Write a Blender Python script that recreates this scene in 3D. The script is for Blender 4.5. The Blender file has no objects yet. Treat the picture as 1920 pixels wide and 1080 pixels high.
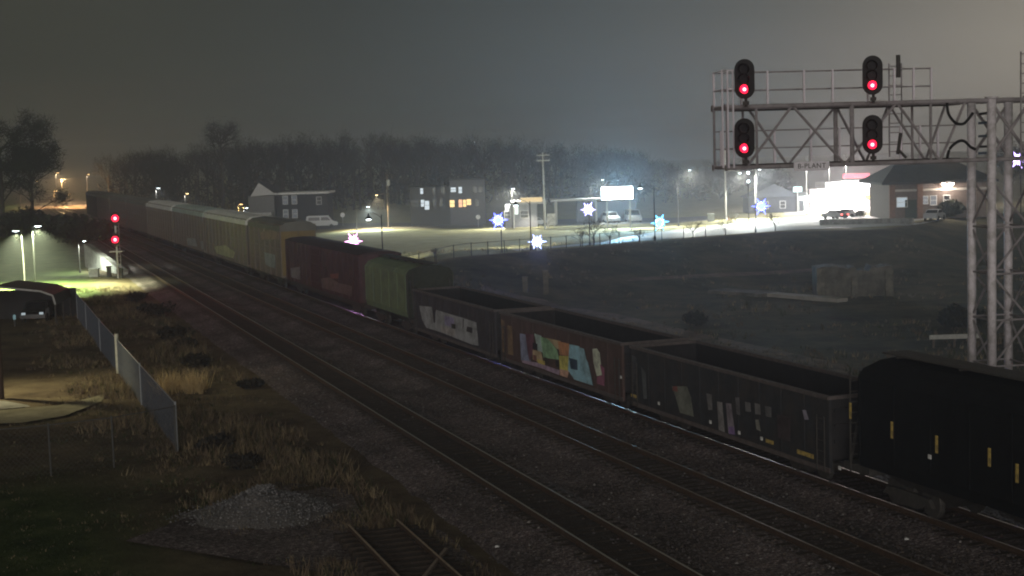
import bpy, math, random
import numpy as np
from mathutils import Vector, Matrix, noise

random.seed(7)
S = bpy.context.scene
C = S.collection
# ------------------------------------------------------------------ camera, world, sun, exposure
FPX, CAMH, YH, ROLL = 2830.0, 11.1, 286.0, 0.03          # focal length in 1920-wide pixels, camera height, horizon row, roll
PIT = math.atan((540 - YH) / FPX)
vF = Vector((0, math.cos(PIT), -math.sin(PIT)))
vU0 = Vector((0, math.sin(PIT), math.cos(PIT)))
vR0 = Vector((1, 0, 0))
vR = math.cos(ROLL) * vR0 - math.sin(ROLL) * vU0
vU = math.cos(ROLL) * vU0 + math.sin(ROLL) * vR0
cam_d = bpy.data.cameras.new('camera')
cam = bpy.data.objects.new('camera', cam_d)
C.objects.link(cam)
cam_d.sensor_width = 36
cam_d.lens = FPX / 1920 * 36
cam_d.clip_start = 0.5
cam_d.clip_end = 5000
m = Matrix((vR, vU, -vF)).transposed().to_4x4()
m.translation = (0, 0, CAMH)
cam.matrix_world = m
S.camera = cam

S.view_settings.view_transform = 'Standard'
S.view_settings.look = 'None'
S.view_settings.exposure = 0.0
S.view_settings.gamma = 1.0
S.render.engine = 'CYCLES'
S.cycles.use_denoising = True
S.cycles.max_bounces = 5
S.cycles.diffuse_bounces = 2
S.cycles.glossy_bounces = 2
S.cycles.volume_bounces = 3
S.cycles.transparent_max_bounces = 8
S.cycles.sample_clamp_indirect = 2.0
S.cycles.caustics_reflective = False
S.cycles.caustics_refractive = False
S.cycles.filter_width = 2.0

W = bpy.data.worlds.new('World')
S.world = W
W.use_nodes = True
nt = W.node_tree
nt.nodes.clear()
def N(t, **k):
    n = nt.nodes.new(t)
    for a, b in k.items():
        setattr(n, a, b)
    return n
# night overcast lit by the town: dim brown-grey, brighter towards the built-up side (right of the view)
tc = N('ShaderNodeTexCoord')
def lobe(az, el, power):
    d = (math.sin(math.radians(az)) * math.cos(math.radians(el)), math.cos(math.radians(az)) * math.cos(math.radians(el)), math.sin(math.radians(el)))
    dp = N('ShaderNodeVectorMath', operation='DOT_PRODUCT')
    nt.links.new(tc.outputs['Generated'], dp.inputs[0])
    dp.inputs[1].default_value = d
    mx = N('ShaderNodeMath', operation='MAXIMUM')
    nt.links.new(dp.outputs['Value'], mx.inputs[0])
    mx.inputs[1].default_value = 0
    pw = N('ShaderNodeMath', operation='POWER')
    nt.links.new(mx.outputs[0], pw.inputs[0])
    pw.inputs[1].default_value = power
    return pw.outputs[0]
SKY_BASE = (0.0365, 0.0375, 0.0285)
SKY_TOWN = (0.235, 0.208, 0.172)
SKY_MID = (0.000, 0.011, 0.024)
def addc(prev, fac, col):
    mix = N('ShaderNodeMix', data_type='RGBA', blend_type='ADD')
    nt.links.new(fac, mix.inputs[0])
    if isinstance(prev, tuple):
        mix.inputs[6].default_value = (*prev, 1)
    else:
        nt.links.new(prev, mix.inputs[6])
    mix.inputs[7].default_value = (*col, 1)
    return mix.outputs[2]
c0 = addc(SKY_BASE, lobe(32, 5, 17.0), SKY_TOWN)
c1 = addc(c0, lobe(5, 0, 45.0), SKY_MID)
c1 = addc(c1, lobe(20, 0, 140.0), (0.10, 0.085, 0.068))
cl = N('ShaderNodeTexNoise')
cl.inputs['Scale'].default_value = 3.0
cl.inputs['Detail'].default_value = 3.0
nt.links.new(tc.outputs['Generated'], cl.inputs['Vector'])
mr = N('ShaderNodeMapRange')
mr.inputs[1].default_value, mr.inputs[2].default_value, mr.inputs[3].default_value, mr.inputs[4].default_value = 0.3, 0.7, 0.90, 1.10
nt.links.new(cl.outputs['Fac'], mr.inputs[0])
bg = N('ShaderNodeBackground')
nt.links.new(c1, bg.inputs['Color'])
nt.links.new(mr.outputs[0], bg.inputs['Strength'])
ow = N('ShaderNodeOutputWorld')
nt.links.new(bg.outputs[0], ow.inputs['Surface'])

sd = bpy.data.lights.new('fill_sun', 'SUN')  # added night fill, stands in for unseen light from the camera side
sd.energy = 0.85
sd.angle = math.radians(25)
sd.color = (1.0, 0.93, 0.86)
so = bpy.data.objects.new('fill_sun', sd)
C.objects.link(so)
so.rotation_euler = Vector((0.10, 0.98, -0.14)).to_track_quat('-Z', 'Y').to_euler()
HAZE = 0.00078
LK, SK = 15.5, 60.0                                        # overall strength of the street lamps and of the snowflake lamps

# ------------------------------------------------------------------ measuring helpers
def sst(a, b, x):
    t = np.clip((x - a) / (b - a), 0, 1)
    return t * t * (3 - 2 * t)
def X3(y): return 29.0 - 0.3665 * y           # centre lines of the three tracks (straight, heading away to the left)
def X2(y): return 23.6 - 0.358 * y
def X1(y): return 17.2 - 0.346 * y
def crest_q(x, y):                                             # distance in front of the crest of the grass bank
    return (x - 2.4) * 0.6 - (y - 160) * 0.8 - 8.0 * np.exp(-((x - 45) / 8.0) ** 2)
def hgt(x, y):
    q = crest_q(x, y)
    up = 0.6 - 1.7 * sst(0, 45, -q)
    dn = 0.6 - 3.5 * (0.75 * np.clip((q - 0.3) / 20, 0, 1) + 0.25 * sst(0, 20, q))
    bank = np.where(q <= 0, up, dn)
    d = (x - X3(y)) * 0.939
    w = sst(12, 22, d)
    return -0.45 * (1 - w) + bank * w
def ray(px, py):
    return vF * FPX + vR * (px - 960) + vU * (540 - py)
TS = np.geomspace(15, 1600, 6000)
def at(px, py, z=None):
    """the point of the ground seen at a pixel of the photograph"""
    d = ray(px, py)
    if z is not None:
        t = (z - CAMH) / d.z
        return Vector((d.x * t, d.y * t, z))
    d = d / d.y
    xs, zs = d.x * TS, CAMH + d.z * TS
    hit = np.nonzero(zs <= hgt(xs, TS))[0]
    i = hit[0] if len(hit) else len(TS) - 1
    return Vector((xs[i], TS[i], float(hgt(xs[i], TS[i]))))
def aty(px, py, Y):
    d = ray(px, py)
    t = Y / d.y
    return Vector((d.x * t, Y, CAMH + d.z * t))

# ------------------------------------------------------------------ materials
MATS = {}
def _new(name):
    mt = bpy.data.materials.new(name)
    mt.use_nodes = True
    n = mt.node_tree
    n.nodes.clear()
    o = n.nodes.new('ShaderNodeOutputMaterial')
    return mt, n, o
def pm(name, col, rough=0.8, metal=0.0, var=0.25, scale=4.0, bump=0.0, bscale=20.0, dirt=None, dscale=1.2, detail=6.0, spec=0.3, coords='Object'):
    if name in MATS: return MATS[name]
    mt, n, o = _new(name)
    b = n.nodes.new('ShaderNodeBsdfPrincipled')
    b.inputs['Roughness'].default_value = rough
    b.inputs['Metallic'].default_value = metal
    b.inputs['Specular IOR Level'].default_value = spec
    n.links.new(b.outputs[0], o.inputs['Surface'])
    t = n.nodes.new('ShaderNodeTexCoord')
    nz = n.nodes.new('ShaderNodeTexNoise')
    nz.inputs['Scale'].default_value = scale
    nz.inputs['Detail'].default_value = detail
    nz.inputs['Roughness'].default_value = 0.65
    n.links.new(t.outputs[coords], nz.inputs['Vector'])
    r = n.nodes.new('ShaderNodeValToRGB')
    r.color_ramp.elements[0].position = 0.3
    r.color_ramp.elements[1].position = 0.7
    r.color_ramp.elements[0].color = (*[c * (1 - var) for c in col], 1)
    r.color_ramp.elements[1].color = (*[min(1, c * (1 + var)) for c in col], 1)
    n.links.new(nz.outputs['Fac'], r.inputs[0])
    out = r.outputs[0]
    if dirt:
        n2 = n.nodes.new('ShaderNodeTexNoise')
        n2.inputs['Scale'].default_value = dscale
        n2.inputs['Detail'].default_value = 8
        n2.inputs['Roughness'].default_value = 0.7
        n.links.new(t.outputs[coords], n2.inputs['Vector'])
        r2 = n.nodes.new('ShaderNodeValToRGB')
        r2.color_ramp.elements[0].position = 0.45
        r2.color_ramp.elements[1].position = 0.62
        n.links.new(n2.outputs['Fac'], r2.inputs[0])
        mx = n.nodes.new('ShaderNodeMix')
        mx.data_type = 'RGBA'
        n.links.new(r2.outputs[0], mx.inputs[0])
        n.links.new(out, mx.inputs[6])
        mx.inputs[7].default_value = (*dirt, 1)
        out = mx.outputs[2]
    n.links.new(out, b.inputs['Base Color'])
    if bump:
        n3 = n.nodes.new('ShaderNodeTexNoise')
        n3.inputs['Scale'].default_value = bscale
        n3.inputs['Detail'].default_value = 5
        n.links.new(t.outputs[coords], n3.inputs['Vector'])
        bp = n.nodes.new('ShaderNodeBump')
        bp.inputs['Strength'].default_value = bump
        bp.inputs['Distance'].default_value = 0.05
        n.links.new(n3.outputs['Fac'], bp.inputs['Height'])
        n.links.new(bp.outputs[0], b.inputs['Normal'])
    MATS[name] = mt
    return mt
def em(name, col, strength, sample=False):
    if name in MATS: return MATS[name]
    mt, n, o = _new(name)
    e = n.nodes.new('ShaderNodeEmission')
    e.inputs['Color'].default_value = (*col, 1)
    e.inputs['Strength'].default_value = strength
    n.links.new(e.outputs[0], o.inputs['Surface'])
    if not sample:
        mt.cycles.emission_sampling = 'NONE'
    MATS[name] = mt
    return mt
STEEL = pm('galvanised steel', (0.78, 0.73, 0.77), 0.55, 0.0, 0.12, 6, dirt=(0.5, 0.47, 0.47), dscale=2.0)
DARKSTEEL = pm('dark weathered steel', (0.07, 0.065, 0.06), 0.7, 0.2, 0.3, 5)
BLACK = pm('black painted metal', (0.012, 0.012, 0.013), 0.55, 0, 0.3, 5)
RUST = pm('rusty rail steel', (0.10, 0.065, 0.045), 0.7, 0.3, 0.35, 8)
RAILTOP = pm('polished rail head', (0.55, 0.50, 0.44), 0.35, 0.9, 0.15, 10)
TIE = pm('creosoted timber', (0.055, 0.042, 0.032), 0.9, 0, 0.4, 6, bump=0.3, bscale=12)
WOOD = pm('weathered wood pole', (0.12, 0.095, 0.075), 0.9, 0, 0.35, 5)
PALEPOLE = pm('pale pole', (0.45, 0.45, 0.42), 0.7, 0, 0.2, 5)
CONC = pm('concrete', (0.30, 0.29, 0.26), 0.9, 0, 0.2, 2, bump=0.2, dirt=(0.17, 0.16, 0.14), dscale=0.8)
OLDCONC = pm('old stained concrete', (0.17, 0.155, 0.13), 0.9, 0, 0.35, 1.5, bump=0.4, dirt=(0.08, 0.075, 0.06), dscale=0.6)
WHITEP = pm('white paint', (0.72, 0.72, 0.70), 0.6, 0, 0.08, 3)
BRICK = pm('brown brick', (0.15, 0.122, 0.108), 0.9, 0, 0.25, 3)
ROOF = pm('dark shingles', (0.055, 0.055, 0.055), 0.9, 0, 0.3, 2)
DARKWALL = pm('dark siding', (0.035, 0.035, 0.04), 0.85, 0, 0.2, 2)
PALEWALL = pm('pale siding', (0.42, 0.42, 0.43), 0.8, 0, 0.15, 2)
GLASS = pm('dark window glass', (0.02, 0.022, 0.026), 0.25, 0, 0.2, 2, spec=0.3)
RUBBER = pm('rubber', (0.02, 0.02, 0.02), 0.9)
LEAFD = pm('dark evergreen leaves', (0.02, 0.024, 0.015), 0.9, 0, 0.4, 3)
TWIG = pm('bare brown twigs', (0.022, 0.019, 0.016), 0.95, 0, 0.35, 3)
BARK = pm('dark bark', (0.055, 0.045, 0.038), 0.95, 0, 0.3, 5)
DRY = pm('dry tan grass', (0.31, 0.245, 0.145), 0.95, 0, 0.35, 2)
BRUSH = pm('brown dead brush', (0.17, 0.125, 0.082), 0.95, 0, 0.4, 2)
GREENB = pm('short green grass blades', (0.05, 0.062, 0.022), 0.95, 0, 0.4, 2)
YELLOW = pm('yellow reflective tape', (0.66, 0.48, 0.13), 0.5, 0, 0.3, 9, dirt=(0.25, 0.19, 0.08), dscale=6)

# ------------------------------------------------------------------ mesh helpers
class MB:
    def __init__(s):
        s.v, s.f, s.m = [], [], []
    def add(s, vs, fs, mi=0):
        o = len(s.v)
        s.v.extend([tuple(p) for p in vs])
        s.f.extend([tuple(i + o for i in f) for f in fs])
        s.m.extend([mi] * len(fs))
        return s
    def box(s, c, sz, R=None, mi=0):
        x, y, z = [k / 2 for k in sz]
        P = [Vector(p) for p in ((-x, -y, -z), (x, -y, -z), (x, y, -z), (-x, y, -z), (-x, -y, z), (x, -y, z), (x, y, z), (-x, y, z))]
        if R is not None: P = [R @ p for p in P]
        c = Vector(c)
        return s.add([p + c for p in P], [(0, 3, 2, 1), (4, 5, 6, 7), (0, 1, 5, 4), (1, 2, 6, 5), (2, 3, 7, 6), (3, 0, 4, 7)], mi)
    def tube(s, pts, r, n=6, mi=0, cap=True):
        pts = [Vector(p) for p in pts]
        rs = r if isinstance(r, (list, tuple)) else [r] * len(pts)
        vs, fs = [], []
        for i, p in enumerate(pts):
            t = (pts[min(i + 1, len(pts) - 1)] - pts[max(i - 1, 0)])
            t = t.normalized() if t.length > 1e-9 else Vector((0, 0, 1))
            a = t.cross(Vector((0, 0, 1)) if abs(t.z) < 0.9 else Vector((1, 0, 0))).normalized()
            b = t.cross(a)
            for k in range(n):
                w = 2 * math.pi * k / n
                vs.append(p + (a * math.cos(w) + b * math.sin(w)) * rs[i])
        for i in range(len(pts) - 1):
            for k in range(n):
                k2 = (k + 1) % n
                fs.append((i * n + k, i * n + k2, (i + 1) * n + k2, (i + 1) * n + k))
        if cap:
            fs.append(tuple(range(n - 1, -1, -1)))
            fs.append(tuple((len(pts) - 1) * n + k for k in range(n)))
        return s.add(vs, fs, mi)
    def bar(s, a, b, w, h, mi=0, up=(0, 0, 1)):
        a, b = Vector(a), Vector(b)
        t = (b - a).normalized()
        u = Vector(up)
        x = t.cross(u)
        if x.length < 1e-5: x = t.cross(Vector((1, 0, 0)))
        x.normalize()
        y = x.cross(t)
        vs = []
        for p in (a, b):
            for i, j in ((-1, -1), (1, -1), (1, 1), (-1, 1)):
                vs.append(p + x * (i * w / 2) + y * (j * h / 2))
        return s.add(vs, [(0, 1, 2, 3), (7, 6, 5, 4), (0, 4, 5, 1), (1, 5, 6, 2), (2, 6, 7, 3), (3, 7, 4, 0)], mi)
    def lathe(s, prof, n=10, c=(0, 0, 0), axis='z', mi=0):
        vs, fs = [], []
        for r, z in prof:
            for k in range(n):
                w = 2 * math.pi * k / n
                p = (r * math.cos(w), r * math.sin(w), z)
                if axis == 'y': p = (p[0], p[2], p[1])
                if axis == 'x': p = (p[2], p[0], p[1])
                vs.append((p[0] + c[0], p[1] + c[1], p[2] + c[2]))
        for i in range(len(prof) - 1):
            for k in range(n):
                fs.append((i * n + k, i * n + (k + 1) % n, (i + 1) * n + (k + 1) % n, (i + 1) * n + k))
        fs.append(tuple(range(n - 1, -1, -1)))
        fs.append(tuple((len(prof) - 1) * n + k for k in range(n)))
        return s.add(vs, fs, mi)
    def prism(s, poly, a, b, axis='y', mi=0):
        """poly of 2-D points extruded from a to b along an axis; poly gives the other two coordinates in order"""
        n = len(poly)
        def P(u, v, w):
            return {'y': (u, w, v), 'x': (w, u, v), 'z': (u, v, w)}[axis]
        vs = [P(u, v, a) for u, v in poly] + [P(u, v, b) for u, v in poly]
        fs = [tuple(range(n)), tuple(range(2 * n - 1, n - 1, -1))]
        fs += [(i, i + n, (i + 1) % n + n, (i + 1) % n) for i in range(n)]
        return s.add(vs, fs, mi)
    def mesh(s, name, mats, smooth=False):
        me = bpy.data.meshes.new(name)
        me.from_pydata(s.v, [], s.f)
        for mt in (mats if isinstance(mats, (list, tuple)) else [mats]):
            me.materials.append(mt)
        if len(set(s.m)) > 1:
            me.polygons.foreach_set('material_index', s.m)
        if smooth:
            me.polygons.foreach_set('use_smooth', [True] * len(s.f))
        me.update()
        return me
    def build(s, name, mats, parent=None, smooth=False):
        return link(name, s.mesh(name, mats, smooth), parent)
def link(name, me, parent=None, loc=None, rz=None):
    o = bpy.data.objects.new(name, me)
    C.objects.link(o)
    if parent is not None: o.parent = parent
    if loc is not None: o.location = loc
    if rz is not None: o.rotation_euler = (0, 0, rz)
    return o
def tag(o, label, cat, group=None):
    o['label'] = label
    o['category'] = cat
    if group: o['group'] = group
    return o
def thing(name, label, cat, loc=(0, 0, 0), rz=0.0, group=None):
    o = bpy.data.objects.new(name, None)
    C.objects.link(o)
    o.location = loc
    o.rotation_euler = (0, 0, rz)
    o.empty_display_size = 0.2
    return tag(o, label, cat, group)
def struct(o):
    o['kind'] = 'structure'
    return o
def stuff(o):
    o['kind'] = 'stuff'
    return o
def light(kind, loc, power, col=(1, 1, 1), r=0.15, name='lamp_light', parent=None, aim=None, cone=120, blend=0.6):
    d = bpy.data.lights.new(name, kind)
    d.energy = power
    d.color = col
    d.shadow_soft_size = r
    o = bpy.data.objects.new(name, d)
    C.objects.link(o)
    o.location = loc
    if kind == 'SPOT':
        d.spot_size = math.radians(cone)
        d.spot_blend = blend
        o.rotation_euler = Vector(aim if aim else (0, 0, -1)).to_track_quat('-Z', 'Y').to_euler()
    if parent is not None:
        o.parent = parent
    return o

# ------------------------------------------------------------------ terrain
def terrain_mat():
    mt, n, o = _new('ground')
    L = n.links.new
    b = n.nodes.new('ShaderNodeBsdfPrincipled')
    b.inputs['Roughness'].default_value = 1.0
    b.inputs['Specular IOR Level'].default_value = 0.05
    L(b.outputs[0], o.inputs['Surface'])
    t = n.nodes.new('ShaderNodeTexCoord')
    def nz(sc, det=6, rough=0.65):
        q = n.nodes.new('ShaderNodeTexNoise')
        q.inputs['Scale'].default_value = sc
        q.inputs['Detail'].default_value = det
        q.inputs['Roughness'].default_value = rough
        L(t.outputs['Object'], q.inputs['Vector'])
        return q.outputs['Fac']
    def ramp(f, stops):
        r = n.nodes.new('ShaderNodeValToRGB')
        while len(r.color_ramp.elements) < len(stops): r.color_ramp.elements.new(0.5)
        for e, (p, c) in zip(r.color_ramp.elements, stops):
            e.position = p
            e.color = (*c, 1)
        L(f, r.inputs[0])
        return r.outputs[0]
    def mix(f, a, c):
        x = n.nodes.new('ShaderNodeMix')
        x.data_type = 'RGBA'
        L(f, x.inputs[0])
        L(a, x.inputs[6])
        L(c, x.inputs[7])
        return x.outputs[2]
    soil = ramp(nz(0.32, 9, 0.74), [(0.30, (0.045, 0.036, 0.026)), (0.44, (0.12, 0.092, 0.064)), (0.58, (0.185, 0.148, 0.098)), (0.75, (0.28, 0.225, 0.14))])
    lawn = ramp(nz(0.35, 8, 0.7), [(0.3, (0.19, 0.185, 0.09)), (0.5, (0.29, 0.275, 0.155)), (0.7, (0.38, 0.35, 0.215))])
    grass = ramp(nz(0.6, 8, 0.7), [(0.3, (0.024, 0.040, 0.012)), (0.5, (0.056, 0.084, 0.026)), (0.7, (0.12, 0.14, 0.055))])
    bank = ramp(nz(0.16, 9, 0.74), [(0.3, (0.035, 0.036, 0.026)), (0.47, (0.085, 0.085, 0.058)), (0.56, (0.125, 0.115, 0.075)), (0.72, (0.20, 0.17, 0.115))])
    at_ = n.nodes.new('ShaderNodeVertexColor')
    at_.layer_name = 'zone'
    sp = n.nodes.new('ShaderNodeSeparateColor')
    L(at_.outputs['Color'], sp.inputs[0])
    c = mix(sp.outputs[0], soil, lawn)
    c = mix(sp.outputs[1], c, grass)
    c = mix(sp.outputs[2], c, bank)
    L(c, b.inputs['Base Color'])
    bp = n.nodes.new('ShaderNodeBump')
    bp.inputs['Strength'].default_value = 0.8
    bp.inputs['Distance'].default_value = 0.12
    L(nz(6, 6, 0.7), bp.inputs['Height'])
    L(bp.outputs[0], b.inputs['Normal'])
    return mt
ys = np.concatenate([np.arange(12, 40, 0.8), np.arange(40, 130, 0.9), np.arange(130, 235, 0.7), np.geomspace(235, 1500, 50)])
us = np.linspace(-1, 1, 230)
us = np.sign(us) * np.abs(us) ** 1.15
nx, ny = len(us), len(ys)
YY = np.repeat(ys[:, None], nx, 1)
XX = us[None, :] * (YY * 0.62 + 28)
ZZ = hgt(XX, YY)
dl = (X1(YY) - XX) * 0.944                       # metres left of the near track
nzv = np.zeros_like(ZZ)
for i in range(ny):
    for j in range(nx):
        if YY[i, j] < 150:
            p = (XX[i, j] * 0.35, YY[i, j] * 0.35, 0.0)
            nzv[i, j] = noise.noise(p) + 0.5 * noise.noise((p[0] * 3, p[1] * 3, 3.0))
rough_amp = 0.05 + 0.16 * sst(3.5, 7, dl) * (1 - sst(9, 14, dl))
ZZ = ZZ + nzv * np.where(dl > 2.5, rough_amp, 0.05) * (YY < 150)
qq = crest_q(XX, YY)
dr = (XX - X3(YY)) * 0.939
zone = np.zeros((ny, nx, 4))
zone[..., 3] = 1
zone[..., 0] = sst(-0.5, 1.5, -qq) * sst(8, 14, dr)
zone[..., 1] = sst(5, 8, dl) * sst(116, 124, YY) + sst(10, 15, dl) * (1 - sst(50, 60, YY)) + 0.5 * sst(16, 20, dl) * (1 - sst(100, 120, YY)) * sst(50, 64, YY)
zone[..., 2] = sst(0, 1.0, qq) * sst(8, 16, dr)
zone = np.clip(zone, 0, 1)
me = bpy.data.meshes.new('ground')
vv = np.stack([XX, YY, ZZ], -1).reshape(-1, 3)
ff = [(i * nx + j, i * nx + j + 1, (i + 1) * nx + j + 1, (i + 1) * nx + j) for i in range(ny - 1) for j in range(nx - 1)]
me.from_pydata(vv.tolist(), [], ff)
ca = me.color_attributes.new('zone', 'FLOAT_COLOR', 'POINT')
ca.data.foreach_set('color', zone.reshape(-1).astype(np.float32))
me.polygons.foreach_set('use_smooth', [True] * len(ff))
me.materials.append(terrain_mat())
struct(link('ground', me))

def strip(name, A, B, mat, lift=0.05, sub=8, cross=5, kind='structure', arch=0.0):
    """a draped sheet between two polylines of ground points"""
    vs, fs = [], []
    A = [Vector(p) for p in A]
    B = [Vector(p) for p in B]
    rows = []
    for i in range(len(A) - 1):
        for k in range(sub + (i == len(A) - 2)):
            t = k / sub
            rows.append((A[i].lerp(A[i + 1], t), B[i].lerp(B[i + 1], t)))
    for a, b in rows:
        for c in range(cross + 1):
            p = a.lerp(b, c / cross)
            vs.append((p.x, p.y, float(hgt(p.x, p.y)) + lift + arch * (1 - (2 * c / cross - 1) ** 2)))
    w = cross + 1
    for i in range(len(rows) - 1):
        for c in range(cross):
            fs.append((i * w + c, i * w + c + 1, (i + 1) * w + c + 1, (i + 1) * w + c))
    mb = MB()
    mb.add(vs, fs)
    o = mb.build(name, mat)
    o['kind'] = kind
    return o

# ------------------------------------------------------------------ ballast and tracks
def ballast_mat():
    mt, n, o = _new('ballast stone')
    L = n.links.new
    b = n.nodes.new('ShaderNodeBsdfPrincipled')
    b.inputs['Roughness'].default_value = 0.95
    b.inputs['Specular IOR Level'].default_value = 0.15
    L(b.outputs[0], o.inputs['Surface'])
    t = n.nodes.new('ShaderNodeTexCoord')
    v = n.nodes.new('ShaderNodeTexVoronoi')
    v.inputs['Scale'].default_value = 13
    L(t.outputs['Object'], v.inputs['Vector'])
    hs = n.nodes.new('ShaderNodeSeparateColor')
    L(v.outputs['Color'], hs.inputs[0])
    r = n.nodes.new('ShaderNodeValToRGB')
    cols = [(0.0, (0.072, 0.060, 0.063)), (0.45, (0.148, 0.126, 0.13)), (0.8, (0.22, 0.187, 0.187)), (1.0, (0.38, 0.35, 0.355))]
    while len(r.color_ramp.elements) < 4: r.color_ramp.elements.new(0.5)
    for e, (p, c) in zip(r.color_ramp.elements, cols):
        e.position, e.color = p, (*c, 1)
    L(hs.outputs[0], r.inputs[0])
    nz = n.nodes.new('ShaderNodeTexNoise')
    nz.inputs['Scale'].default_value = 0.35
    nz.inputs['Detail'].default_value = 8
    L(t.outputs['Object'], nz.inputs['Vector'])
    r2 = n.nodes.new('ShaderNodeValToRGB')
    r2.color_ramp.elements[0].position, r2.color_ramp.elements[0].color = 0.35, (0.62, 0.60, 0.58, 1)
    r2.color_ramp.elements[1].position, r2.color_ramp.elements[1].color = 0.68, (1.25, 1.18, 1.16, 1)
    L(nz.outputs['Fac'], r2.inputs[0])
    mu = n.nodes.new('ShaderNodeMix')
    mu.data_type, mu.blend_type = 'RGBA', 'MULTIPLY'
    mu.inputs[0].default_value = 1
    L(r.outputs[0], mu.inputs[6])
    L(r2.outputs[0], mu.inputs[7])
    a = n.nodes.new('ShaderNodeVertexColor')
    a.layer_name = 'fouling'
    mx = n.nodes.new('ShaderNodeMix')
    mx.data_type = 'RGBA'
    L(a.outputs['Color'], mx.inputs[0])
    L(mu.outputs[2], mx.inputs[6])
    n4 = n.nodes.new('ShaderNodeTexNoise')
    n4.inputs['Scale'].default_value = 2.5
    n4.inputs['Detail'].default_value = 6
    L(t.outputs['Object'], n4.inputs['Vector'])
    r4 = n.nodes.new('ShaderNodeValToRGB')
    r4.color_ramp.elements[0].position, r4.color_ramp.elements[0].color = 0.3, (0.031, 0.028, 0.024, 1)
    r4.color_ramp.elements[1].position, r4.color_ramp.elements[1].color = 0.7, (0.064, 0.055, 0.046, 1)
    L(n4.outputs['Fac'], r4.inputs[0])
    L(r4.outputs[0], mx.inputs[7])
    L(mx.outputs[2], b.inputs['Base Color'])
    bp = n.nodes.new('ShaderNodeBump')
    bp.inputs['Strength'].default_value = 1.0
    bp.inputs['Distance'].default_value = 0.05
    L(v.outputs['Distance'], bp.inputs['Height'])
    L(bp.outputs[0], b.inputs['Normal'])
    return mt
BALLAST = ballast_mat()
by = np.concatenate([np.arange(14, 130, 0.55), np.arange(130, 420, 2.2)])
bc = np.linspace(0, 1, 64)
vs, fo = [], []
for y in by:
    a, b = X1(y) - 3.9, X3(y) + 4.2
    for c in bc:
        x = a + (b - a) * c
        d = min(abs(x - X1(y)), abs(x - X2(y)), abs(x - X3(y))) * 0.94
        z = -0.17 - 0.17 * float(sst(1.35, 2.1, d))
        if c < 0.2: z -= 0.32 * float(sst(2.6, 3.7, (X1(y) - x) * 0.94))
        if c > 0.8: z -= 0.32 * float(sst(2.6, 3.9, (x - X3(y)) * 0.94))
        z += 0.03 * noise.noise((x * 1.3, y * 1.3, 0)) if y < 130 else 0
        vs.append((x, y, z))
        g = 1 - float(sst(0.75, 1.15, d))
        if abs(x - X1(y)) > 2: g *= 0.5
        fo.extend((g * 0.85,) * 3 + (1,))
w = len(bc)
me = bpy.data.meshes.new('ballast_bed')
ff = [(i * w + j, i * w + j + 1, (i + 1) * w + j + 1, (i + 1) * w + j) for i in range(len(by) - 1) for j in range(w - 1)]
me.from_pydata(vs, [], ff)
ca = me.color_attributes.new('fouling', 'FLOAT_COLOR', 'POINT')
ca.data.foreach_set('color', fo)
me.polygons.foreach_set('use_smooth', [True] * len(ff))
me.materials.append(BALLAST)
struct(link('ballast_bed', me))

tie_me = MB().box((0, 0, 0), (2.6, 0.22, 0.18)).mesh('tie', TIE)
def track(name, label, fx, y0, y1, n_ties, topmat, tie_y1=None, tie_lift=0.0):
    loc = (fx(y0), y0, 0)
    root = thing(name, label, 'railway track', loc)
    slope = fx(1.0) - fx(0.0)
    d = Vector((slope, 1, 0)).normalized()
    nrm = Vector((d.y, -d.x, 0))
    for sgn in (-1, 1):
        mb = MB()
        yl = list(np.arange(y0, min(130, y1), 3.0)) + list(np.arange(min(130, y1), y1 + 1, 20.0))
        prof = [(-0.065, -0.17, 0), (0.065, -0.17, 0), (0.065, -0.15, 0), (0.012, -0.13, 0), (0.012, -0.05, 0), (0.036, -0.035, 0), (0.036, 0.0, 1), (-0.036, 0.0, 0), (-0.036, -0.035, 0), (-0.012, -0.05, 0), (-0.012, -0.13, 0), (-0.065, -0.15, 0)]
        n = len(prof)
        V = []
        for y in yl:
            p = Vector((fx(y), y, 0)) + nrm * sgn * 0.755 - Vector(loc)
            for a, z, _ in prof: V.append(p + nrm * a + Vector((0, 0, z)))
        F, M_ = [], []
        for i in range(len(yl) - 1):
            for k in range(n):
                F.append((i * n + k, (i + 1) * n + k, (i + 1) * n + (k + 1) % n, i * n + (k + 1) % n))
                M_.append(1 if k == 6 else 0)
        mb.v, mb.f, mb.m = [tuple(v) for v in V], F, M_
        mb.build('rail', [RUST, topmat], root)
    rz = math.atan2(d.y, d.x) - math.pi / 2
    L = (y1 - y0) * math.hypot(1, slope)
    rest = MB()
    k = 0
    s = 0.3
    R = Matrix.Rotation(rz, 3, 'Z')
    while s < min(L, 190):
        p = d * s + Vector((0, 0, -0.252 + tie_lift + random.uniform(-0.006, 0.006)))
        if k < n_ties:
            o = link('tie', tie_me, root, p + nrm * random.uniform(-.05, .05), rz + random.uniform(-0.015, 0.015))
        else:
            rest.box(p, (2.6, 0.22, 0.18), R)
        k += 1
        s += 0.55
    if rest.v:
        stuff(rest.build('tie_row', TIE, root))
    return root
track('railway_track', 'near railway track with two clear pale rails, passing the short red signal mast', X1, 14, 430, 150, RAILTOP)
track('railway_track', 'dim middle railway track between the near track and the freight train', X2, 14, 300, 110, pm('dull rail head', (0.34, 0.29, 0.24), 0.5, 0.4))
track('railway_track', 'railway track under the moving freight train', X3, 14, 430, 60, RAILTOP)
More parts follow.
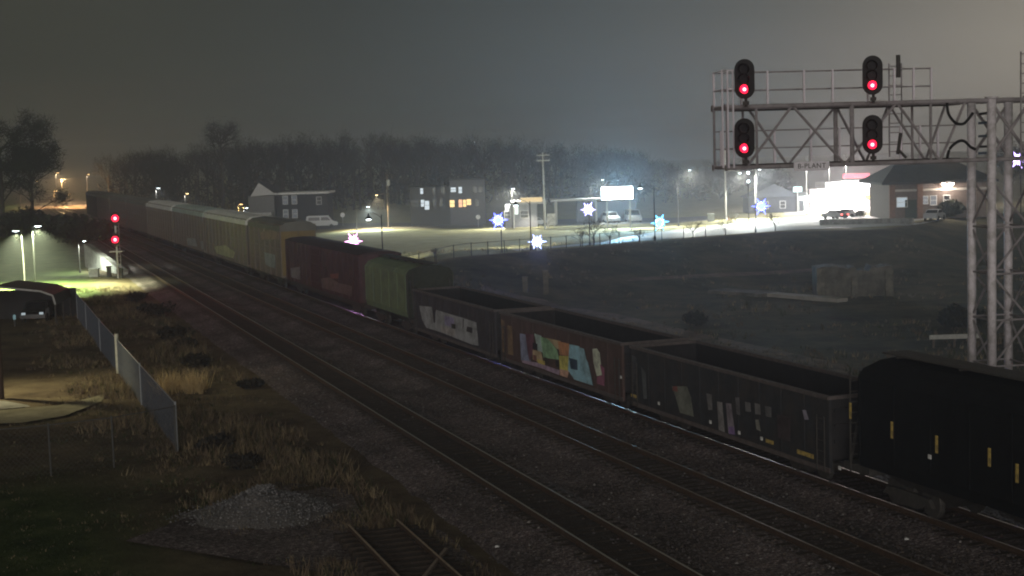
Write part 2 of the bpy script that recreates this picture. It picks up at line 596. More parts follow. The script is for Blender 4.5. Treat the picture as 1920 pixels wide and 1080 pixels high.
# disused spur in the lower left foreground, with its bare ties
def XS(y): return -2.43 - 0.335 * (y - 39.2)
yb, ya = 20.0, 45.7
spur_bed = strip('spur_bed', [(XS(y) - 2.2, y, 0) for y in (yb, 34, ya)], [(XS(y) + 2.2, y, 0) for y in (yb, 34, ya)], BALLAST, 0.02, 12, 6, 'structure', 0.10)
track('spur_track', 'short disused rusty spur track ending in dirt at bottom of picture', XS, yb, ya - 0.4, 60, pm('rusted rail head', (0.46, 0.36, 0.27), 0.75, 0.2), tie_lift=0.03)
gb = MB().bar((-2.1, 42.2, -0.12), (-2.95, 37.2, -0.12), 0.09, 0.12)
tag(gb.build('loose_rail', pm('old loose rail', (0.30, 0.24, 0.20), 0.8, 0.2)), 'loose rusty rail lying crosswise inside the disused spur track', 'rail')

# loose stones over the near ballast
st = MB()
octa = [(1, 0, 0), (-1, 0, 0), (0, 1, 0), (0, -1, 0), (0, 0, 1), (0, 0, -1)]
octf = [(0, 2, 4), (2, 1, 4), (1, 3, 4), (3, 0, 4), (2, 0, 5), (1, 2, 5), (3, 1, 5), (0, 3, 5)]
def stone(mb, p, r, mi=0):
    a = random.uniform(0, 6.28)
    ca_, sa_ = math.cos(a), math.sin(a)
    k = [random.uniform(0.6, 1.25) for _ in range(6)]
    mb.add([(p[0] + (x * ca_ - y * sa_) * r * k[i], p[1] + (x * sa_ + y * ca_) * r * k[i], p[2] + z * r * 0.7 * k[i]) for i, (x, y, z) in enumerate(octa)], octf, mi)
STONES = [pm('purple grey stone', (0.125, 0.11, 0.112), 0.95), pm('brown stone', (0.13, 0.105, 0.088), 0.95), pm('pale stone', (0.30, 0.28, 0.27), 0.95)]
for i in range(11000):
    y = 36 + 50 * random.random() ** 1.7
    x = random.uniform(X1(y) - 4.2, min(X3(y) + 2.5, 0.36 * y + 1))
    d = min(abs(x - X1(y)), abs(x - X2(y)), abs(x - X3(y))) * 0.94
    if d < 1.0 and random.random() < 0.85: continue
    if abs(d - 0.755) < 0.08: continue
    z = -0.17 - 0.17 * float(sst(1.35, 2.1, d)) - 0.3 * float(sst(2.6, 3.7, (X1(y) - x) * 0.94))
    stone(st, (x, y, z + 0.02), random.uniform(0.03, 0.065), random.choices((0, 1, 2), (6, 4, 0.5))[0])
stuff(st.build('ballast_stones', STONES))

# ------------------------------------------------------------------ freight cars
TH3 = math.atan2(1.0, -0.3665)                     # cars point along the track, local +x away from the camera
DS = math.hypot(1, 0.3665)
def car_root(name, label, cat, s0, s1):
    y = (s0 + s1) / 2 / DS
    return thing(name, label, cat, (X3(y), y, 0.0), TH3, 'cars of the passing freight train')
wheel_me = MB().lathe([(0.20, -0.07), (0.44, -0.07), (0.46, -0.03), (0.46, 0.05), (0.49, 0.06), (0.49, 0.08), (0.20, 0.08)], 14, (0, 0, 0), 'y').mesh('wheel', DARKSTEEL)
tb = MB()
for sy in (-1, 1):
    tb.prism([(-1.25, 0.38), (-1.05, 0.62), (-0.55, 0.66), (0.55, 0.66), (1.05, 0.62), (1.25, 0.38), (0.9, 0.40), (0.5, 0.22), (-0.5, 0.22), (-0.9, 0.40)], sy * 0.98 - 0.07, sy * 0.98 + 0.07)
for sx in (-0.89, 0.89):
    tb.tube([(sx, -0.95, 0.46), (sx, 0.95, 0.46)], 0.08, 8)
tb.box((0, 0, 0.62), (0.4, 1.9, 0.28))
truck_me = tb.mesh('truck', DARKSTEEL)
coup_me = MB().box((0, 0, 0.85), (0.7, 0.2, 0.2)).box((0.3, 0.0, 0.85), (0.25, 0.34, 0.3)).mesh('coupler', DARKSTEEL)
def running_gear(root, L, off=2.4):
    for sx in (-1, 1):
        t = link('truck', truck_me, root, (sx * (L / 2 - off), 0, 0))
        for wx in (-0.89, 0.89):
            for wy in (-1, 1):
                w_ = link('wheel', wheel_me, t, (wx, wy * 0.76, 0.48), math.pi if wy > 0 else 0)
        link('coupler', coup_me, root, (sx * (L / 2 + 0.25), 0, 0), 0 if sx > 0 else math.pi)
def side_local(px, py, root, half):
    """where a pixel's line of sight meets the near side of a car, in the car's own x and z"""
    d = ray(px, py)
    o = Vector((0, 0, CAMH))
    ax = Vector((math.cos(TH3), math.sin(TH3), 0))
    nn = Vector((-ax.y, ax.x, 0))                                # towards the camera side
    c = Vector(root.location)
    t = ((c + nn * half - o).dot(nn)) / d.dot(nn)
    p = o + d * t
    return (p - c).dot(ax), p.z
PAINT = {}
def paint(col):
    k = tuple(col)
    if k not in PAINT:
        col = tuple(min(0.9, c * 1.35) if max(col) > 0.1 else c for c in col)
        PAINT[k] = pm('graffiti paint %d' % len(PAINT), col, 0.6, 0, 0.18, 2.5, dirt=tuple(c * 0.55 for c in col), dscale=1.5)
    return PAINT[k]
def graffiti(root, half, patches, x_lim, z_lim, ox, oy, sc):
    for li, (poly, col) in enumerate(patches):
        mt = paint(col)
        pts = []
        for zx, zy in poly:
            x, z = side_local(ox + zx * sc, oy + zy * sc, root, half)
            pts.append((max(x_lim[0], min(x_lim[1], x)), half + 0.028 + 0.0015 * li, max(z_lim[0], min(z_lim[1], z))))
        mb = MB()
        mb.add(pts, [tuple(range(len(pts)))])
        mb.build('graffiti', mt, root)
def gondola(label, s0, s1, mat, end_mat=None):
    r = car_root('gondola_car', label, 'freight car', s0, s1)
    L = s1 - s0 - 0.9
    h, zb, zt = 1.5, 0.62, 2.95
    for sy in (-1, 1): MB().box((0, sy * (h - 0.04), (zb + zt) / 2), (L, 0.08, zt - zb)).build('side', mat, r)
    for sx in (-1, 1):
        e = MB()
        e.box((sx * (L / 2 - 0.05), 0, (zb + zt) / 2 + 0.2), (0.09, 2 * h - 0.17, zt - zb - 0.4))
        for z in (1.6, 2.1, 2.6): e.box((sx * (L / 2 + 0.03), 0, z), (0.08, 2.7, 0.12))
        e.build('end_wall', pm('shade-dark end wall', (0.03, 0.028, 0.03), 0.95, 0, 0.3, 1.5), r)  # end walls coloured near black, shade of the interior painted in
    MB().box((0, 0, 1.0), (L - 0.2, 2 * h - 0.17, 0.1)).box((0, 0, 0.78), (L + 0.4, 0.5, 0.3)).build('floor', pm('near-black car floor', (0.018, 0.017, 0.018), 0.95), r)  # floor in one near-black colour
    INNER_SHADE = pm('shade-dark car interior', (0.022, 0.021, 0.023), 0.95, 0, 0.3, 1.5)  # shade inside the open car put into the colour of added inner sheets
    for sy in (-1, 1): MB().box((0, sy * (h - 0.093), (1.06 + zt) / 2), (L - 0.32, 0.02, zt - 1.08)).build('inner_shade_sheet', INNER_SHADE, r)
    t = MB()
    for sy in (-1, 1):
        t.box((0, sy * (h + 0.01), zt + 0.06), (L + 0.04, 0.16, 0.115))
        t.box((0, sy * (h + 0.012), zb + 0.04), (L + 0.02, 0.03, 0.16))
    for sx in (-1, 1): t.box((sx * (L / 2 - 0.04), 0, zt + 0.06), (0.12, 2 * h - 0.145, 0.11))
    t.build('top_rail', pm('worn rust edge', (0.12, 0.10, 0.095), 0.8, 0, 0.3), r)
    post = MB().box((0, 0, (zb + zt) / 2 + 0.06), (0.14, 0.02, zt - zb - 0.16)).mesh('side_post', mat)
    nps = 11
    for k in range(nps):
        x = -L / 2 + 0.08 + (L - 0.16) * k / (nps - 1)
        for sy in (-1, 1): link('side_post', post, r, (x, sy * (h + 0.0105), 0))
    for sx in (-1, 1):
        lad = MB()
        for z in (0.9, 1.25, 1.6, 1.95, 2.3): lad.tube([(sx * (L / 2 - 0.65), h + 0.08, z), (sx * (L / 2 - 0.2), h + 0.08, z)], 0.014, 5)
        for x in (0.65, 0.2): lad.bar((sx * (L / 2 - x), h + 0.08, 0.6), (sx * (L / 2 - x), h + 0.08, 2.4), 0.04, 0.03)
        lad.build('ladder', DARKSTEEL, r)
    running_gear(r, L)
    return r, L, h, zb, zt
refl_me = MB().box((0, 0, 0), (0.5, 0.02, 0.12)).mesh('reflector', YELLOW)
vref_me = MB().box((0, 0, 0), (0.10, 0.02, 0.5)).mesh('reflector', YELLOW)
wref_me = MB().box((0, 0, 0), (0.14, 0.02, 0.12)).mesh('reflector', pm('white reflective tape', (0.8, 0.8, 0.78), 0.5))
def put_ref(r, half, pts, me, dy=0.045):
    for px, py in pts:
        x, z = side_local(px, py, r, half)
        link('reflector', me, r, (x, half + dy, z))

DARKG = pm('blackened gondola steel', (0.034, 0.037, 0.042), 0.8, 0, 0.35, 1.5, dirt=(0.052, 0.047, 0.046))
BROWNG = pm('brown gondola paint', (0.11, 0.07, 0.064), 0.8, 0, 0.3, 1.5, dirt=(0.09, 0.06, 0.05))
PURPG = pm('dark plum gondola paint', (0.06, 0.055, 0.065), 0.8, 0, 0.3, 1.5, dirt=(0.045, 0.042, 0.045))
r, L, h, zb, zt = gondola('long dark open gondola car with grey stripes of graffiti, nearest of the gondolas', 50.7, 66.6, DARKG)
g = (0.17, 0.165, 0.165)
lim = ((-L / 2 + .1, L / 2 - .1), (zb + .14, zt - .06))
graffiti(r, h, [([(240, 170), (285, 190), (295, 380), (255, 400)], (0.085, 0.09, 0.10)), ([(320, 260), (352, 300), (362, 490), (338, 490)], (0.11, 0.12, 0.125)),
    ([(540, 400), (650, 400), (680, 480), (700, 620), (600, 590), (570, 480)], (0.17, 0.18, 0.15)), ([(550, 400), (580, 400), (585, 440), (545, 430)], (0.26, 0.10, 0.09)),
    ([(790, 450), (830, 460), (835, 570), (805, 570)], g), ([(868, 510), (905, 515), (925, 735), (880, 715)], (0.24, 0.23, 0.23)), ([(932, 520), (970, 525), (1000, 750), (950, 740)], (0.25, 0.22, 0.25)),
    ([(950, 690), (988, 690), (1000, 750), (955, 742)], (0.22, 0.15, 0.32)), ([(1000, 480), (1030, 480), (1035, 610), (1010, 600)], (0.13, 0.125, 0.13)), ([(1070, 510), (1110, 520), (1115, 585), (1075, 580)], (0.15, 0.145, 0.145)),
    ([(1140, 520), (1180, 530), (1185, 605), (1145, 600)], g), ([(1145, 640), (1170, 640), (1185, 725), (1155, 710)], (0.22, 0.22, 0.19)), ([(1215, 540), (1262, 550), (1262, 625), (1220, 615)], (0.14, 0.14, 0.145)),
    ([(1300, 600), (1400, 620), (1400, 800), (1310, 770)], (0.07, 0.055, 0.06)), ([(1485, 570), (1512, 570), (1532, 640), (1502, 640)], (0.30, 0.28, 0.35))], lim[0], lim[1], 1120, 620, 0.2604)
put_ref(r, h, [(1190, 742), (1445, 828)], refl_me)
put_ref(r, h, [(1237, 756), (1334, 791), (1388, 811), (1430, 822)], wref_me)
put_ref(r, h, [(1512, 851)], MB().box((0, 0, 0), (1.0, 0.02, 0.14)).mesh('reflector', YELLOW))
r, L, h, zb, zt = gondola('brown open gondola car covered in bright multicoloured graffiti', 66.6, 82.4, BROWNG)
lim = ((-L / 2 + .1, L / 2 - .1), (zb + .14, zt - .06))
graffiti(r, h, [([(745, 370), (795, 390), (800, 620), (745, 600)], (0.20, 0.13, 0.075)), ([(815, 420), (850, 430), (860, 640), (820, 630)], (0.22, 0.15, 0.09)),
    ([(905, 480), (960, 490), (985, 695), (915, 672)], (0.26, 0.29, 0.42)), ([(945, 480), (1005, 490), (1005, 610), (975, 680), (960, 600)], (0.16, 0.07, 0.10)),
    ([(1010, 480), (1060, 498), (1085, 620), (1035, 610)], (0.45, 0.58, 0.54)), ([(1055, 505), (1110, 520), (1175, 600), (1190, 670), (1075, 655)], (0.27, 0.46, 0.27)),
    ([(1090, 510), (1200, 535), (1200, 600), (1170, 590), (1120, 530)], (0.42, 0.33, 0.20)), ([(1180, 535), (1262, 555), (1262, 645), (1195, 635)], (0.50, 0.24, 0.12)),
    ([(1000, 598), (1060, 612), (1080, 705), (1000, 668)], (0.55, 0.42, 0.26)), ([(1030, 665), (1090, 680), (1085, 728), (1040, 705)], (0.62, 0.50, 0.14)),
    ([(920, 672), (1030, 690), (1195, 745), (1190, 780), (1060, 730), (925, 690)], (0.40, 0.30, 0.40)), ([(1190, 640), (1262, 645), (1258, 752), (1195, 735)], (0.64, 0.58, 0.16)),
    ([(1195, 735), (1262, 752), (1250, 800), (1195, 780)], (0.58, 0.36, 0.26)), ([(1265, 558), (1335, 572), (1400, 690), (1435, 855), (1300, 812), (1255, 745)], (0.30, 0.52, 0.62)),
    ([(1262, 655), (1322, 672), (1325, 745), (1275, 735)], (0.03, 0.07, 0.11)), ([(1330, 580), (1370, 590), (1430, 850), (1400, 840), (1360, 690)], (0.34, 0.56, 0.68)),
    ([(1000, 545), (1035, 555), (1035, 598), (1000, 590)], (0.02, 0.02, 0.02)), ([(1085, 650), (1115, 660), (1115, 705), (1090, 700)], (0.05, 0.04, 0.02)), ([(1165, 670), (1190, 680), (1190, 725), (1170, 718)], (0.03, 0.03, 0.03)),
    ([(1005, 632), (1030, 640), (1030, 680), (1005, 670)], (0.22, 0.10, 0.08)),
    ([(1432, 592), (1465, 588), (1485, 620), (1502, 780), (1465, 788), (1440, 690)], (0.58, 0.62, 0.50)), ([(1486, 700), (1520, 730), (1520, 860), (1465, 840), (1465, 795), (1502, 780)], (0.28, 0.10, 0.16))], lim[0], lim[1], 740, 500, 0.2604)
put_ref(r, h, [(1166, 707)], wref_me)
r, L, h, zb, zt = gondola('dark open gondola car with large silver graffiti letters beside green hopper', 82.4, 97.9, PURPG)
lim = ((-L / 2 + .1, L / 2 - .1), (zb + .14, zt - .06))
graffiti(r, h, [([(180, 280), (272, 290), (285, 400), (302, 310), (430, 350), (500, 370), (592, 402), (608, 570), (560, 560), (420, 505), (330, 470), (232, 440), (200, 380)], (0.32, 0.34, 0.355)),
    ([(360, 350), (430, 370), (432, 440), (365, 420)], (0.27, 0.25, 0.40)), ([(412, 410), (442, 415), (442, 450), (415, 442)], (0.03, 0.03, 0.03)), ([(525, 430), (565, 440), (562, 480), (520, 465)], (0.05, 0.05, 0.05)),
    ([(280, 300), (298, 310), (296, 405), (284, 400)], (0.03, 0.03, 0.035)), ([(495, 372), (502, 374), (500, 440), (494, 438)], (0.06, 0.06, 0.065)), ([(330, 420), (440, 455), (440, 500), (340, 470)], (0.38, 0.37, 0.36))], lim[0], lim[1], 740, 500, 0.2604)

def hopper(label, s0, s1, mat, ztop, half, bays, dark=False, roofmat=None):
    r = car_root('covered_hopper_car', label, 'freight car', s0, s1)
    L = s1 - s0 - 0.9
    zs = ztop - 0.55
    prof = [(-half + .08, 1.15), (-half, 1.5), (-half, zs), (-half + 0.2, zs + 0.28), (-half * 0.45, ztop - 0.05), (0, ztop), (half * 0.45, ztop - 0.05), (half - 0.2, zs + 0.28), (half, zs), (half, 1.5), (half - .08, 1.15)]
    b = MB()
    xs = [-L / 2 + 0.6, L / 2 - 0.6]
    n = len(prof)
    V = [(x, y, z) for x in xs for y, z in prof]
    F = [(k, k + 1, n + k + 1, n + k) for k in range(n - 1)] + [(n - 1, 0, n, 2 * n - 1)] + [tuple(range(n - 1, -1, -1)), tuple(range(n, 2 * n))]
    b.add(V, F)
    b.m[-2:] = [1, 1]  # end faces take a separate dark colour
    b.build('body', [mat, pm('dark end sheet', (0.045, 0.05, 0.04), 0.9)], r)
    pst = MB().box((0, 0, 0), (0.10, 0.03, zs - 1.5)).mesh('side_post', mat)
    npst = max(4, int(L / 1.6))
    for k in range(npst):
        x = xs[0] + 0.1 + (xs[1] - xs[0] - 0.2) * k / (npst - 1)
        for sy in (-1, 1): link('side_post', pst, r, (x, sy * (half + 0.015), (zs + 1.5) / 2))
    w_ = MB()
    w_.box((0, 0, ztop + 0.10), (L - 0.6, 0.9, 0.05))
    for k in range(6): w_.box((-L / 2 + 1 + (L - 2) * k / 5, 0, ztop + 0.04), (0.08, 0.8, 0.08))
    w_.build('roof_walk', DARKSTEEL, r)
    for k in range(bays):
        hb = MB()
        xc = xs[0] + (xs[1] - xs[0]) * (k + 0.5) / bays
        wd = (xs[1] - xs[0]) / bays * 0.42
        a = [(xc - wd, -half * .8, 1.15), (xc + wd, -half * .8, 1.15), (xc + wd, half * .8, 1.15), (xc - wd, half * .8, 1.15), (xc - .35, -.5, .35), (xc + .35, -.5, .35), (xc + .35, .5, .35), (xc - .35, .5, .35)]
        hb.add(a, [(0, 1, 5, 4), (1, 2, 6, 5), (2, 3, 7, 6), (3, 0, 4, 7), (4, 5, 6, 7)])
        hb.build('hopper_bay', DARKSTEEL, r)
    for sx in (-1, 1):
        e = MB()
        e.box((sx * (L / 2 - 0.1), 0, 0.95), (1.4, 2.6, 0.25))
        for sy in (-1, 1): e.bar((sx * (L / 2 + 0.35), sy * 1.25, 1.0), (sx * (L / 2 - 0.55), sy * 1.25, ztop - 0.9), 0.08, 0.08)
        e.build('end_platform', DARKSTEEL, r)
    for sx in (-1, 1):
        lad = MB()
        for k in range(9): lad.tube([(sx * (L / 2 - 0.2), half - 0.35, 1.1 + 0.33 * k), (sx * (L / 2 - 0.2), half + 0.02, 1.1 + 0.33 * k)], 0.015, 5)
        for y in (half - .35, half + .02): lad.bar((sx * (L / 2 - 0.2), y, 0.9), (sx * (L / 2 - 0.2), y, ztop - 0.4), 0.04, 0.04)
        lad.build('ladder', DARKSTEEL, r)
    running_gear(r, L)
    return r, L
r, L = hopper('black covered hopper car with yellow reflector strips, at bottom right edge', 32.2, 50.5, pm('sooty black car paint', (0.011, 0.012, 0.013), 1.0, 0, 0.3, 1.2, spec=0.05), 4.45, 1.55, 3)
put_ref(r, 1.55, [(1598, 770), (1676, 806), (1760, 833), (1859, 857), (1911, 887)], vref_me, 0.07)
put_ref(r, 1.55, [(1578, 877), (1747, 856)], wref_me, 0.07)
r, L = hopper('short green covered hopper car between maroon boxcar and gondolas', 98.0, 109.9, pm('olive green car paint', (0.19, 0.25, 0.14), 0.75, 0, 0.15, 1.0, dirt=(0.15, 0.19, 0.13)), 4.35, 1.52, 2)

# maroon boxcar
r = car_root('boxcar', 'dark maroon boxcar ahead of the green covered hopper', 'freight car', 109.9, 135.5)
L = 24.6
MAROON = pm('maroon boxcar paint', (0.10, 0.05, 0.056), 0.8, 0, 0.25, 0.8, dirt=(0.06, 0.035, 0.038))
MB().box((0, 0, 2.75), (L, 3.0, 3.3)).build('body', MAROON, r)
rb = MB()
rb.add([(x, y, z) for x in (-L / 2 - .05, L / 2 + .05) for y, z in ((-1.58, 4.403), (-1.0, 4.56), (0, 4.62), (1.0, 4.56), (1.58, 4.403))], [(0, 1, 6, 5), (1, 2, 7, 6), (2, 3, 8, 7), (3, 4, 9, 8), (4, 0, 5, 9), (0, 4, 3, 2, 1), (5, 6, 7, 8, 9)])
rb.build('roof', pm('dark boxcar roof', (0.06, 0.035, 0.037), 0.8, 0, 0.2), r)
pst = MB().box((0, 0, 2.75), (0.16, 0.05, 3.2)).mesh('side_rib', MAROON)
for k in range(17):
    for sy in (-1, 1): link('side_rib', pst, r, (-L / 2 + 0.2 + (L - 0.4) * k / 16, sy * 1.525, 0))
dr_ = MB().box((0, 0, 2.7), (3.0, 0.09, 3.05))
for z in (1.6, 2.3, 3.0, 3.7): dr_.box((0, 0.055, z), (2.9, 0.05, 0.12))
dme = dr_.mesh('sliding_door', pm('maroon door', (0.07, 0.03, 0.034), 0.8))
for sy in (-1, 1): link('sliding_door', dme, r, (0.6, sy * 1.575, 0), 0 if sy > 0 else math.pi)
MB().box((0, 0, 0.9), (L, 2.4, 0.35)).build('underframe', DARKSTEEL, r)
graffiti(r, 1.5 + 0.05, [([(235, 370), (300, 360), (300, 450), (240, 430)], (0.20, 0.18, 0.19)), ([(440, 440), (500, 430), (560, 470), (650, 490), (650, 560), (440, 500)], (0.13, 0.09, 0.09)), ([(500, 410), (560, 405), (560, 440), (510, 440)], (0.17, 0.06, 0.05))], (-L / 2 + .2, L / 2 - .2), (1.2, 4.2), 480, 400, 0.2778)
running_gear(r, L, 3.0)

def autorack(label, s0, s1, side, roof, end, NP=11):
    r = car_root('autorack_car', label, 'freight car', s0, s1)
    L = s1 - s0 - 0.9
    MB().box((0, 0, 3.3), (L - 0.3, 2.9, 4.5)).build('body', side, r)
    rb = MB()
    pr = [(-1.6, 5.0), (-1.57, 5.4), (-1.1, 5.74), (0, 5.84), (1.1, 5.74), (1.57, 5.4), (1.6, 5.0)]
    rb.add([(x, y, z) for x in (-L / 2, L / 2) for y, z in pr], [(i, i + 1, 8 + i, 7 + i) for i in range(6)] + [(6, 5, 4, 3, 2, 1, 0), (7, 8, 9, 10, 11, 12, 13)])
    for k in range(1, 12):
        x = -L / 2 + L * k / 12
        rb.bar((x, -1.1, 5.77), (x, 1.1, 5.77), 0.08, 0.04)
    rb.build('roof', roof, r)
    pan = MB().box((0, 0, 0), (L / NP - 0.28, 0.04, 1.05))
    for k in range(4): pan.box((0, 0.022, -0.39 + 0.26 * k), (L / NP - 0.3, 0.03, 0.05))
    pme = pan.mesh('side_panel', side)
    rib = MB().box((0, 0, 3.3), (0.14, 0.1, 4.5)).mesh('side_rib', side)
    for k in range(NP + 1):
        x = -L / 2 + 0.2 + (L - 0.4) * k / NP
        for sy in (-1, 1): link('side_rib', rib, r, (x, sy * 1.5, 0))
    for k in range(NP):
        x = -L / 2 + 0.2 + (L - 0.4) * (k + 0.5) / NP
        for z in (1.75, 2.95, 4.15):
            o = link('side_panel', pme, r, (x, 1.47, z))
    for sx in (-1, 1):
        for sy in (-1, 1): MB().box((sx * (L / 2 - 0.10), sy * 0.74, 3.35), (0.1, 1.42, 4.2)).build('end_door', end, r)
    MB().box((0, 0, 0.95), (L, 2.7, 0.22)).build('deck_frame', DARKSTEEL, r)
    running_gear(r, L, 3.4)
    return r, L
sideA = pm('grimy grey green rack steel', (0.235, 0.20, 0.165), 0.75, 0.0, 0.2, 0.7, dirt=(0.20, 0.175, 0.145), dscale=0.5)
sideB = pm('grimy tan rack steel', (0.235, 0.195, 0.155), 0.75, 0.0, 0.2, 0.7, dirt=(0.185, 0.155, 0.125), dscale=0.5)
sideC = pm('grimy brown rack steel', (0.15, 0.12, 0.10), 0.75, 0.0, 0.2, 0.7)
ochre = pm('ochre yellow door', (0.23, 0.17, 0.065), 0.7, 0, 0.2, 1.0)
roofL = pm('pale galvanised roof', (0.75, 0.75, 0.70), 0.6, 0.0, 0.12, 0.5)
roofT = pm('greenish galvanised roof', (0.42, 0.50, 0.45), 0.6, 0.0, 0.15, 0.5)
roofD = pm('tarnished dark roof', (0.17, 0.17, 0.145), 0.7, 0.0, 0.2, 0.5)
r, L = autorack('short tan high-sided rail car with ochre yellow end doors, next to the maroon boxcar', 136.2, 152.0, sideB, roofD, ochre, 6)
graffiti(r, 1.56, [([(1490, 600), (1560, 580), (1640, 600), (1640, 650), (1500, 650)], (0.27, 0.18, 0.14)), ([(1520, 740), (1600, 760), (1600, 860), (1530, 830)], (0.26, 0.28, 0.28))], (-L / 2 + .2, L / 2 - .2), (1.2, 5.4), 100, 280, 0.2604)
r, L = autorack('tall autorack car with pale roof and yellowish graffiti low on its side', 152.2, 178.4, sideA, roofL, DARKSTEEL)
graffiti(r, 1.56, [([(1160, 700), (1240, 690), (1310, 740), (1300, 785), (1180, 750)], (0.36, 0.35, 0.22))], (-L / 2 + .2, L / 2 - .2), (1.2, 5.4), 100, 280, 0.2604)
r, L = autorack('tall autorack car with a greenish grey roof in the middle of the autoracks', 178.6, 204.4, sideA, roofT, DARKSTEEL)
graffiti(r, 1.56, [([(960, 640), (1020, 640), (1040, 700), (970, 690)], (0.30, 0.31, 0.30)), ([(1060, 660), (1110, 670), (1120, 730), (1070, 720)], (0.28, 0.29, 0.28))], (-L / 2 + .2, L / 2 - .2), (1.2, 5.4), 100, 280, 0.2604)
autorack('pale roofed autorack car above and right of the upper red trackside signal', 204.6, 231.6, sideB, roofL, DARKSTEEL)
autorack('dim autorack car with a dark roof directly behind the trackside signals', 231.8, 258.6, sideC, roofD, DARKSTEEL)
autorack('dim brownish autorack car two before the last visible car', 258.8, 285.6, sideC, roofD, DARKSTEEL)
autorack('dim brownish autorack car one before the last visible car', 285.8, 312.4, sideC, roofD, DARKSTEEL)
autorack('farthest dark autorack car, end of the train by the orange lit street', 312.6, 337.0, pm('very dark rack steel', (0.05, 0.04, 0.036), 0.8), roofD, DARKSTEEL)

# ------------------------------------------------------------------ signal bridge
DULL = pm('dull truss steel', (0.36, 0.33, 0.345), 0.7, 0.0, 0.2, 5, dirt=(0.22, 0.20, 0.20), dscale=2.5)
BX, BY, BYAW = 18.04, 56.5, math.radians(8)
br = thing('signal_bridge', 'cantilever signal bridge of galvanised pipe truss and lattice tower over the tracks', 'signal bridge', (BX, BY, -0.45), BYAW)
Z0 = 0.45
ZT, ZB, DEP, WID = 12.5 + Z0, 10.3 + Z0, 1.7, 1.5
def bx(px): return ((px - 960) * BY / FPX - BX) / (0.990 - (px - 960) * 0.139 / FPX)
XL = bx(1377)
for (x, y) in ((0, 0), (0, DEP), (WID, DEP), (WID, 0)):
    MB().tube([(x, y, 0.3), (x, y, ZT + 0.06)], 0.165, 12).lathe([(0.24, ZT + 0.06), (0.24, ZT + 0.14)], 12, (x, y, 0)).build('leg', STEEL, br, True)
    MB().box((x, y, 0.15), (0.6, 0.6, 0.3)).build('footing', CONC, br)
brc = MB()
z = 1.2
k = 0
while z < ZB - 1:
    for a, b in (((0, 0), (WID, 0)), ((0, DEP), (WID, DEP)), ((0, 0), (0, DEP)), ((WID, 0), (WID, DEP))):
        brc.tube([(*a, z), (*b, z)], 0.04, 6)
        p, q = (a, b) if k % 2 else (b, a)
        brc.tube([(*p, z), (*q, z + 1.75)], 0.045, 6)
    z += 1.75
    k += 1
for a, b in (((0, 0), (WID, 0)), ((WID, DEP), (0, DEP))):
    brc.tube([(*a, ZB + .1), (*b, ZT - .1)], 0.06, 6)
    brc.tube([(*b, ZB + .1), (*a, ZT - .1)], 0.06, 6)
brc.build('tower_bracing', DULL, br)
for y in (0, DEP):
    for zz in (ZT, ZB):
        rr = 0.085 if zz == ZT else 0.075
        MB().tube([(XL - 0.2, y, zz), (WID + 3.0, y, zz)], rr, 10).lathe([(rr + 0.05, -0.02), (rr + 0.05, 0.04)], 10, (XL - 0.2, y, zz), 'x').build('chord', DULL, br, False)
web = MB()
fz = [(1405, ZB), (1492, ZT), (1589, ZB), (1687, ZT), (1767, ZB), (1815, ZT)]
bz = [(1435, ZT), (1510, ZB), (1604, ZT), (1660, ZB), (1705, ZT), (1775, ZB), (1815, ZT)]
for y, lst in ((0, fz), (DEP, bz)):
    for (a, za), (b, zb_) in zip(lst, lst[1:]):
        web.tube([(bx(a), y, za), (bx(b), y, zb_)], 0.05, 6)
for px in (1370, 1425, 1603, 1750):
    for y in (0, DEP): web.tube([(bx(px), y, ZB), (bx(px), y, ZT)], 0.05 if px != 1603 else 0.08, 6)
for px in (1370, 1500, 1603, 1690, 1780):
    for zz in (ZB, ZT): web.tube([(bx(px), 0, zz), (bx(px), DEP, zz)], 0.04, 6)
web.build('truss_web', DULL, br)
rx0, rx1 = XL - 0.1, bx(1789)
railp = [1372, 1424, 1475, 1545, 1600, 1668, 1718, 1755, 1789]
for name_, y, zbase, rails in (('upper_railing', DEP + 0.1, ZT, (0.65, 1.32)), ('lower_railing', DEP + 0.1, ZB, (0.68, 1.34))):
    rl = MB()
    for hz in rails: rl.tube([(rx0, y, zbase + hz), (rx1 + (1.1 if zbase == ZB else 0), y, zbase + hz)], 0.028 if zbase == ZB else 0.035, 6)
    rl.build(name_, DULL, br)
    po = MB().box((0, 0, 0.68), (0.075, 0.075, 1.36)).mesh('railing_post', pm('pale railing post', (0.85, 0.79, 0.86), 0.5, 0.0, 0.06))
    for px in railp: link('railing_post', po, br, (bx(px + (12 if zbase == ZB else 0)), y, zbase))
fr = MB()
for y in (-0.08,):
    for hz in (0.65, 1.32): fr.tube([(rx0, y, ZT + hz), (bx(1383), y, ZT + hz)], 0.03, 6)
    for px in (1361, 1371, 1381): fr.tube([(bx(px), y, ZB), (bx(px), y, ZT + 1.34)], 0.035, 6)
    fr.tube([(rx0, -0.08, ZT + 1.32), (rx0, DEP + .1, ZT + 1.32)], 0.03, 6)
    fr.tube([(rx0, -0.08, ZT + .65), (rx0, DEP + .1, ZT + .65)], 0.03, 6)
fr.build('end_railing', pm('pale railing post', (0, 0, 0)), br)
deck = MB()
for k in range(9): deck.box(((rx0 + 0.3 + rx1) / 2 + 0.3, 0.25 + 0.15 * k, ZT - 0.12), (rx1 - rx0, 0.03, 0.03))
for k in range(9): deck.box(((rx0 + 0.3 + rx1) / 2 + 0.3, 0.25 + 0.15 * k, ZB + 0.09), (rx1 - rx0, 0.03, 0.03))
deck.build('walkway_grating', DARKSTEEL, br)
